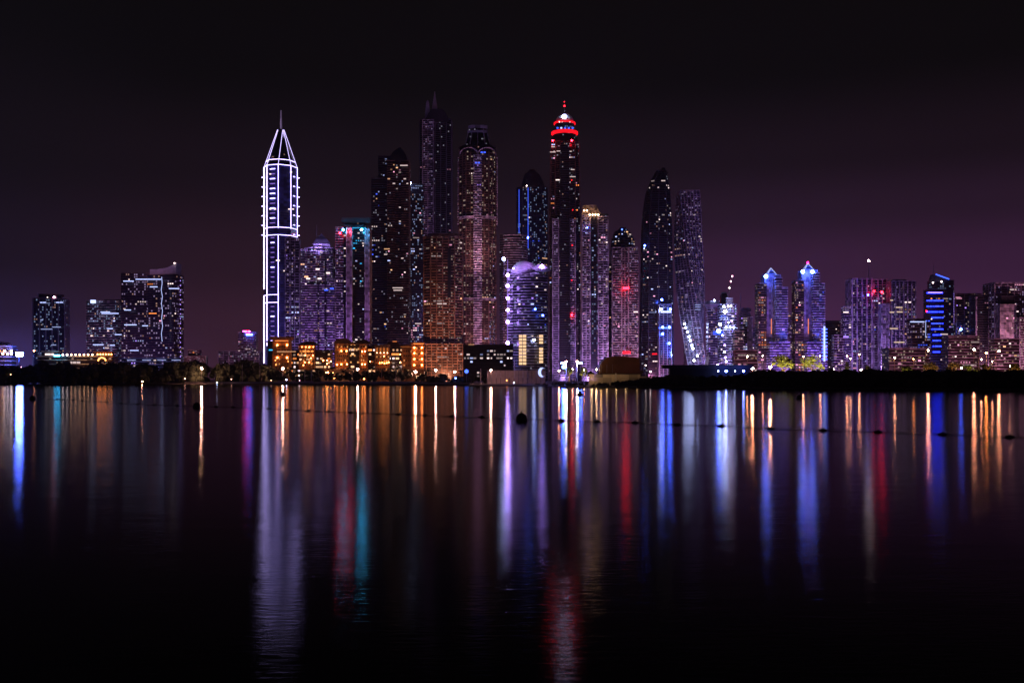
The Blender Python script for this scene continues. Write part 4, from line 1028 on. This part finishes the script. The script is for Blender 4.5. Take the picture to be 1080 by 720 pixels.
# small shore lights
def small(px, py, D, r, c, s_, lb, cat='lamp'):
    o = empty('bollard_lamp', (W(px, HY, D).x, D, G), lb, cat); h = max(.4, W(px, py, D).z-G)
    MB().tube((0,0,0), (0,0,h), .12, .1).build('post', MATS['pole'], o); MB().ball((0,0,h), r, 8, 5).build('bulb', lightmat(c, s_), o)
for a in ((36,369.8,860,.7,'s',14,'small orange lamp left of the roof terrace arcade'),(12.3,387,790,.45,'w',8,'small white lamp in the trees at the far left'),(22.5,387,790,.35,'p',5,'faint pink lamp right of the white lamp at far left'),
          (6.5,394.5,750,.55,'y',6,'upper yellow lamp of the cluster low at far left'),(11.3,394.8,750,.4,'y',4,'right yellow lamp of the cluster low at far left'),(5.8,397,750,.4,'w',4,'lowest lamp of the cluster low at far left'),
          (68.5,384.3,800,.3,'c',5,'faint bluish lamp below the roof terrace arcade'),(86.5,394,760,.7,'s',6,'left lamp of a reddish pair low in the trees'),(91.5,394,760,.7,'s',6,'right lamp of a reddish pair low in the trees'),
          (195,399.2,715,.35,'q',9,'dim lamp at the left end of the beach quay'),(244,399.7,715,.3,'q',8,'dim lamp on the quay between the lone lamp and the hotel'),
          (229,404.0,700,.3,'c',8,'small white light at the waterline below the quay'),(286,401,700,.28,'q',6,'tiny pink lamp on the quay left of the pavilion lamp'),
          (302,400.3,700,.35,'c',10,'tiny white lamp on the quay right of the pavilion lamp'),(315.5,396,700,.35,'w',8,'small white lamp by the flagpoles'),
          (316,401,700,.3,'p',5,'tiny pink lamp under the small white lamp by the flagpoles'),(384,399.5,700,.5,'o',14,'small orange lamp glowing on the quay under the central hotel block'),
          (480.5,398.7,650,.4,'b',20,'small blue lamp below the brown banded tower'),(492,391.5,640,1.3,'b',2.2,'large dim blue lantern at the left end of the hoarding wall'),
          (534.5,401,600,.3,'o',10,'tiny amber marker light at the foot of the pink wall'),(542,403.5,590,.22,'c',8,'tiny white marker light at the water by the pink wall'),
          (686,391.7,470,.28,'w',14,'small white lamp right of the event tent'),(681,385,640,.3,'w',14,'small lamp behind the right end of the event tent'),
          (774,386,640,.3,'v',14,'small violet lamp above the black pavilion roof'),(757,385.3,640,.7,'v',26,'bright violet white lamp above the black pavilion roof')):
    small(*a)

# ------------------------------------------------------------------ trees and bushes
def leafmass(mb, c, R, n, size, rnd, sz=1.0, shell=.55):
    for _ in range(n):
        while True:
            v = Vector((rnd.uniform(-1,1), rnd.uniform(-1,1), rnd.uniform(-1,1)))
            if v.length <= 1: break
        v = v.normalized()*(shell+(1-shell)*rnd.random())*rnd.uniform(.8,1.12)
        p = Vector((c[0]+v.x*R, c[1]+v.y*R, c[2]+v.z*R*sz))
        a = Vector((rnd.gauss(0,1), rnd.gauss(0,1), rnd.gauss(0,1))).normalized(); b = a.cross(Vector((rnd.gauss(0,1), rnd.gauss(0,1), rnd.gauss(0,1)))).normalized()
        s = size*rnd.uniform(.6,1.4)
        mb.poly([p+a*s, p+b*s*.6, p-a*s, p-b*s*.6])
def bush_core(mb, c, R, sz): mb.ball(c, R, 8, 6, sz)

rt = random.Random(11)
mb = MB()
for i in range(265):   # wood on the left shore
    px = rt.uniform(-110, 292); D = rt.uniform(752, 800)
    top = 380.5+2.2*math.sin(px*.09)+1.6*math.sin(px*.23+1)+rt.uniform(0, 6)
    if 190 < px < 262: top -= 1.2
    if px > 283: top += 3
    w = W(px, top, D); R = rt.uniform(2.6, 5.0); zc = max(w.z-R, 2)
    leafmass(mb, (w.x, D, zc), R, 34, .8, rt, 1.0); bush_core(mb, (w.x, D, zc-.6), R*.82, 1)
    for q in range(2):
        c = (w.x+rt.uniform(-3,3), D-3-4*q, max(1.5, zc*(.62-.33*q))); leafmass(mb, c, R, 26, .8, rt, 1.0); bush_core(mb, c, R*.8, 1)
tag(mb.build('wooded_shore', MATS['leaf_dark']), 'dark mass of trees along the left shore', 'woods', kind='stuff')

mb = MB()
def spit_top(px):
    pts = [(560,404.5),(600,403.5),(640,402.3),(662,400),(690,396),(712,393.5),(735,395),(760,394.5),(785,393),(800,390.5),(830,390),(860,389.5),(900,389.5),(1000,389.3),(1100,388.5),(1500,389)]
    for (a, ya), (b, yb) in zip(pts, pts[1:]):
        if a <= px <= b: return ya+(yb-ya)*(px-a)/(b-a)
    return 388
for i in range(1450):
    px = rt.uniform(560, 1480)
    D0 = shore_D(px); D = D0+rt.uniform(3, 45 if px < 700 else 75)
    tp = spit_top(px)+rt.uniform(-.6, 3.0)-1.6*max(0, math.sin(px*.21+math.sin(px*.05)*4))*(px > 780)
    # nearer bushes are lower, so that the thicket has a sloping front
    f = min(1, .35+(D-D0)/28)
    w = W(px, tp, D); ht = (w.z-G)*f
    R = max(.5, min(1.9, ht*.55)); zc = max(G+ht-R, .2)
    leafmass(mb, (w.x, D, zc), R, 26, .34, rt, 1.0); bush_core(mb, (w.x, D, zc-.15), R*.82, 1)
    if zc > R: mb.box(w.x-R*.7, w.x+R*.7, D-.5, D+.5, 0, zc)
tag(mb.build('mangrove_thicket', MATS['leaf_dark']), 'low black mangrove thicket covering the right spit', 'thicket', kind='stuff')

def tree(px, ytop, D, wpx, label, seed, ybase=400, trunk=.28, leaf='leaf', dens=900, ls=.42, name='broadleaf_tree', group=None, up=0, upc=(1,.68,.16)):
    k = D/F; X = W(px, HY, D).x; r = random.Random(seed)
    o = empty(name, (X, D, G), label, 'tree', group)
    H = W(px, ytop, D).z-G; R = wpx*k/2
    tr = MB(); fork = H*.42
    tr.tube((0,0,0), (.2,0,fork), trunk, trunk*.7, 8)
    cr = MB(); ncl = 9
    for i in range(ncl):
        a = r.uniform(0, 6.28); rr = R*r.uniform(.15,.72); z = H*r.uniform(.5,.86); c = (rr*math.cos(a), rr*math.sin(a), z)
        tr.tube((.2,0,fork), c, trunk*.45, .05, 6)
        leafmass(cr, c, R*r.uniform(.32,.5), dens//ncl, ls, r, .8, .2)
    leafmass(cr, (0,0,H*.85), R*.45, dens//6, ls, r, .7*H*.15/(R*.45)*1.2 if R else 1, .2)
    tr.build('trunk', MATS['bark'], o); cr.build('crown', MATS[leaf], o)
    if leaf == 'leaf':
        for sx in (-1, 1):
            ld = bpy.data.lights.new('uplight', 'SPOT'); ld.energy = 2.5*(up or 2500)*(H/10)**2; ld.color = upc; ld.spot_size = 1.9; ld.spot_blend = 1; ld.shadow_soft_size = .3
            q = link('uplight', ld, o, (sx*R*.6, -R*1.5, .6)); q.rotation_euler = (Vector((0,0,H*.75))-q.location).to_track_quat('-Z', 'Y').to_euler()
tree(826, 372.5, 492, 26, 'large yellow lit tree beside the dazzling lamp on the spit', 3, up=9000)
tree(857, 373, 585, 27, 'second yellow lit tree, below the right twin tower', 5, up=9000)
tree(600, 386, 575, 11, 'small yellow lit tree under the left floodlight mast', 6, dens=500)
tree(616, 386.5, 575, 14, 'wide yellow lit tree right of the floodlight masts', 7, dens=500)
tree(1020, 384, 500, 22, 'low yellow lit tree on the spit near the right edge', 8)
tree(893, 380, 560, 12, 'small lit tree below the close pair of lamps', 9, dens=500)
tree(955, 385, 500, 16, 'low lit tree below the beige striped tower', 10, dens=500)
tree(983, 381, 560, 22, 'orange lit tree below the blue striped tower', 12, upc=(1,.32,.12))
tree(1006, 381, 580, 22, 'orange tinged tree left of the low yellow lit tree', 13, upc=(1,.32,.12))
tree(1038, 383, 590, 18, 'orange tinged tree under the deep orange lamp', 14, upc=(1,.32,.12))
tree(1070, 382, 540, 20, 'orange tinged tree by the right edge', 15, upc=(1,.32,.12))
tree(915, 384, 540, 14, 'dim tree right of the low starry lamp', 16, dens=500)
tree(468, 394, 690, 16, 'dark round tree between the two lamps of the brown tower', 21, leaf='leaf_dark', dens=500)
tree(446, 393.5, 700, 12, 'dark tree right of the narrow orange hotel tower lamp', 22, leaf='leaf_dark', dens=400)
tree(497, 393, 650, 10, 'dark tree at the left end of the hoarding wall', 23, leaf='leaf_dark', dens=400)
tree(388, 391, 720, 14, 'dark tree between the two lamps below the arcade wing', 24, leaf='leaf_dark', dens=500)
tree(276, 384, 745, 18, 'dark tree left of the hotel pavilion', 25, leaf='leaf_dark', dens=700)
tree(311, 388, 745, 15, 'dark tree right of the hotel pavilion lamp', 26, leaf='leaf_dark', dens=600)
tree(338, 389, 745, 16, 'dark tree right of the flagpoles', 27, leaf='leaf_dark', dens=600)
tree(623, 391, 520, 9, 'dark tree left of the lit fence', 28, leaf='leaf_dark', dens=400)
mb = MB()
for i in range(210):
    px = rt.uniform(283, 515); D = rt.uniform(712, 735) if px < 450 else rt.uniform(655, 690)
    w = W(px, (rt.uniform(389, 396.5) if px < 452 else rt.uniform(394.5, 398.5)), D); R = rt.uniform(1.2, 2.6); zc = max(w.z-R, G)
    leafmass(mb, (w.x, D, zc), R, 26, .5, rt, 1); bush_core(mb, (w.x, D, zc-.4), R*.8, 1)
tag(mb.build('shrubbery', MATS['leaf_dark']), 'dark garden shrubs behind the beach quay', 'shrubs', kind='stuff')

def palm(px, ytop, D, label, seed):
    r = random.Random(seed); o = empty('palm_tree', (W(px, HY, D).x, D, G), label, 'palm tree', 'palms in the beach hotel garden')
    H = W(px, ytop, D).z-G-1.2; tr = MB(); p = Vector((0,0,0)); lean = r.uniform(-.05,.05)
    for i in range(6):
        q = Vector((lean*H*((i+1)/6)**2, 0, H*(i+1)/6)); tr.tube(p, q, .26-.02*i, .24-.02*i, 7); p = q
    tr.build('trunk', MATS['bark'], o); cr = MB()
    for i in range(22):
        a = 6.283*i/22+r.uniform(-.2,.2); up = r.uniform(-.1,.9); Lf = r.uniform(2.6,3.6); prev = p.copy(); d = Vector((math.cos(a), math.sin(a), up)).normalized()
        for s in range(5):
            d = (d+Vector((0,0,-.28))).normalized(); nx = prev+d*Lf/5; side = d.cross(Vector((0,0,1))).normalized()*(.42*(1-abs(s-1.5)/4))
            cr.poly([prev+side, nx+side*.8-Vector((0,0,.15)), nx, prev]); cr.poly([prev, nx, nx-side*.8-Vector((0,0,.15)), prev-side]); prev = nx
    cr.build('crown', MATS['leaf_dark'], o)
for i, (px, y, D, lb) in enumerate(((262,386,735,'palm tree left of the hotel pavilion among the dark trees'),(284,385,738,'palm tree close to the left wall of the hotel pavilion'),(307,386,736,'palm tree right of the bright pavilion lamp'),
      (334,387,735,'palm tree between the flagpoles and the beach restaurant'),(351,385.5,737,'palm tree at the left edge of the central hotel block'),(369,386,736,'palm tree before the middle of the central hotel block'),
      (392,386,736,'palm tree between the central hotel block and the arcade wing'),(411,387,733,'palm tree right of the shorter lamp'),(420,385,735,'palm tree before the plain orange hotel wall'),(429,387,733,'palm tree left of the narrow orange hotel tower'),
      (452,388,725,'palm tree left of the brown tower lamps'),(487,389,700,'palm tree right of the brown tower lamps'))): palm(px, y, D, lb, 40+i)

# flagpoles and pale posts on the beach
for px, y0, lb in ((321.5,383.5,'left one of two pale flagpoles in the hotel garden'),(328.3,385,'right one of two pale flagpoles in the hotel garden'),(255.5,384,'pale pole in front of the trees left of the hotel'),
                   (274,386,'pale pole between the left trees and the hotel pavilion'),(402.5,391,'pale pole right of the shorter hotel lamp'),(417.5,389,'pale pole below the arcade hotel wing'),(507,389,'pale pole at the left end of the pink wall'),
                   (542.5,378,'tall thin pale pole in front of the pink wall')):
    o = empty('flagpole', (W(px, HY, 712).x*(1 if px < 500 else .86), 712*(1 if px < 500 else .86), G), lb, 'pole')
    D = o.location.y; h = W(px, y0, D).z-G
    MB().tube((0,0,0), (0,0,h), .3, .12).build('pole', MATS['pale'], o); MB().ball((0,0,h), .22, 8, 5).build('finial', MATS['pale'], o); MB().tube((0,0,0), (0,0,.3), .6, .5).build('base', MATS['pole'], o)

# ------------------------------------------------------------------ buoys on the water
def buoy(px, py, wpx, label, kind='ball', grp=None, hp=None):
    D = HC*F/(py-HY); X = (px-540)/F*D; r = wpx/2*D/F
    o = empty('buoy' if kind == 'ball' else 'rope_float', (X, D, 0), label, 'buoy' if kind == 'ball' else 'float', grp)
    if kind == 'ball':
        MB().lathe([(.05,-r*.7),(r*.7,-r*.6),(r*.97,-r*.15),(r,.25*r),(r*.86,.8*r),(r*.5,1.18*r),(.05,1.3*r)], (0,0,0), 20).build('body', MATS['buoy'], o, True)
        MB().tube((0,0,1.25*r), (0,0,1.5*r), r*.18, r*.14, 10).build('eye_post', MATS['steel'], o)
        m = MB(); pp = [Vector((r*.16*math.cos(a), 0, 1.6*r+r*.16*math.sin(a))) for a in [6.283*k/8 for k in range(9)]]
        for u, v in zip(pp, pp[1:]): m.tube(u, v, r*.04)
        m.build('ring', MATS['steel'], o)
    else:
        m = MB(); prof = [(-1.5,.05),(-1.35,.3),(-.7,.42),(0,.75),(.7,.42),(1.35,.3),(1.5,.05)]
        rings = [[(x*r*.8, math.cos(a)*q*r*.9, r*.15+math.sin(a)*q*r*.9) for a in [6.283*k/12 for k in range(12)]] for x, q in prof]
        m.loft(rings).build('body', MATS['buoy'], o, True)
    return o
buoy(550, 443.5, 12.5, 'big round black mooring buoy near the middle of the water')
buoy(207.5, 429.5, 8, 'round black buoy beside the reflection of the lone lamp')
buoy(34.5, 421, 6.5, 'small round black buoy near the left edge')
buoy(611.5, 416.5, 6, 'small black buoy under the floodlight masts')
buoy(843, 420.5, 7, 'small black buoy under the twin blue towers')
buoy(298, 416, 5, 'small black buoy in the bright reflection below the hotel pavilion')
FL = [(60,421.2),(67,421.6),(78,422),(87,422.8),(100,423.4),(113,424.2),(128,425.4),(145,426.2),(163,427),(187,427.8),(228,429),(246,429.4),(283,431),(302,432.2),(325,433.3),(347,434),(370,435),(420,436.8),(448,438),(477,439.2),(508,440.3),
      (592,443.3),(630,444.7),(670,446),(714,448),(761,449.3),(813,452.2),(868,453.8),(926,455.8),(994,458.2),(1065,461)]
ords = k_ord+['twenty-seventh','twenty-eighth','twenty-ninth','thirtieth','thirty-first']
for i, (x, y) in enumerate(FL):
    D = HC*F/(y-HY)
    buoy(x, y, max(3.2, 7.2*62/D*1.15), 'black rope float, %s from the right end of the float line' % ords[len(FL)-1-i], 'float', 'floats along the rope line')
pts = [((x-540)/F*HC*F/(y-HY), HC*F/(y-HY)) for x, y in FL]; pts.append((pts[-1][0]+9, pts[-1][1]-5)); pts.insert(0, (pts[0][0]-6, pts[0][1]+6))
m = MB()
for (xa, ya), (xb, yb) in zip(pts, pts[1:]):
    m.tube((xa, ya, .05), (xb, yb, .05), .022, .022, 5)
tag(m.build('float_rope', MATS['rope']), 'thin dark rope linking the floats across the water', 'rope')
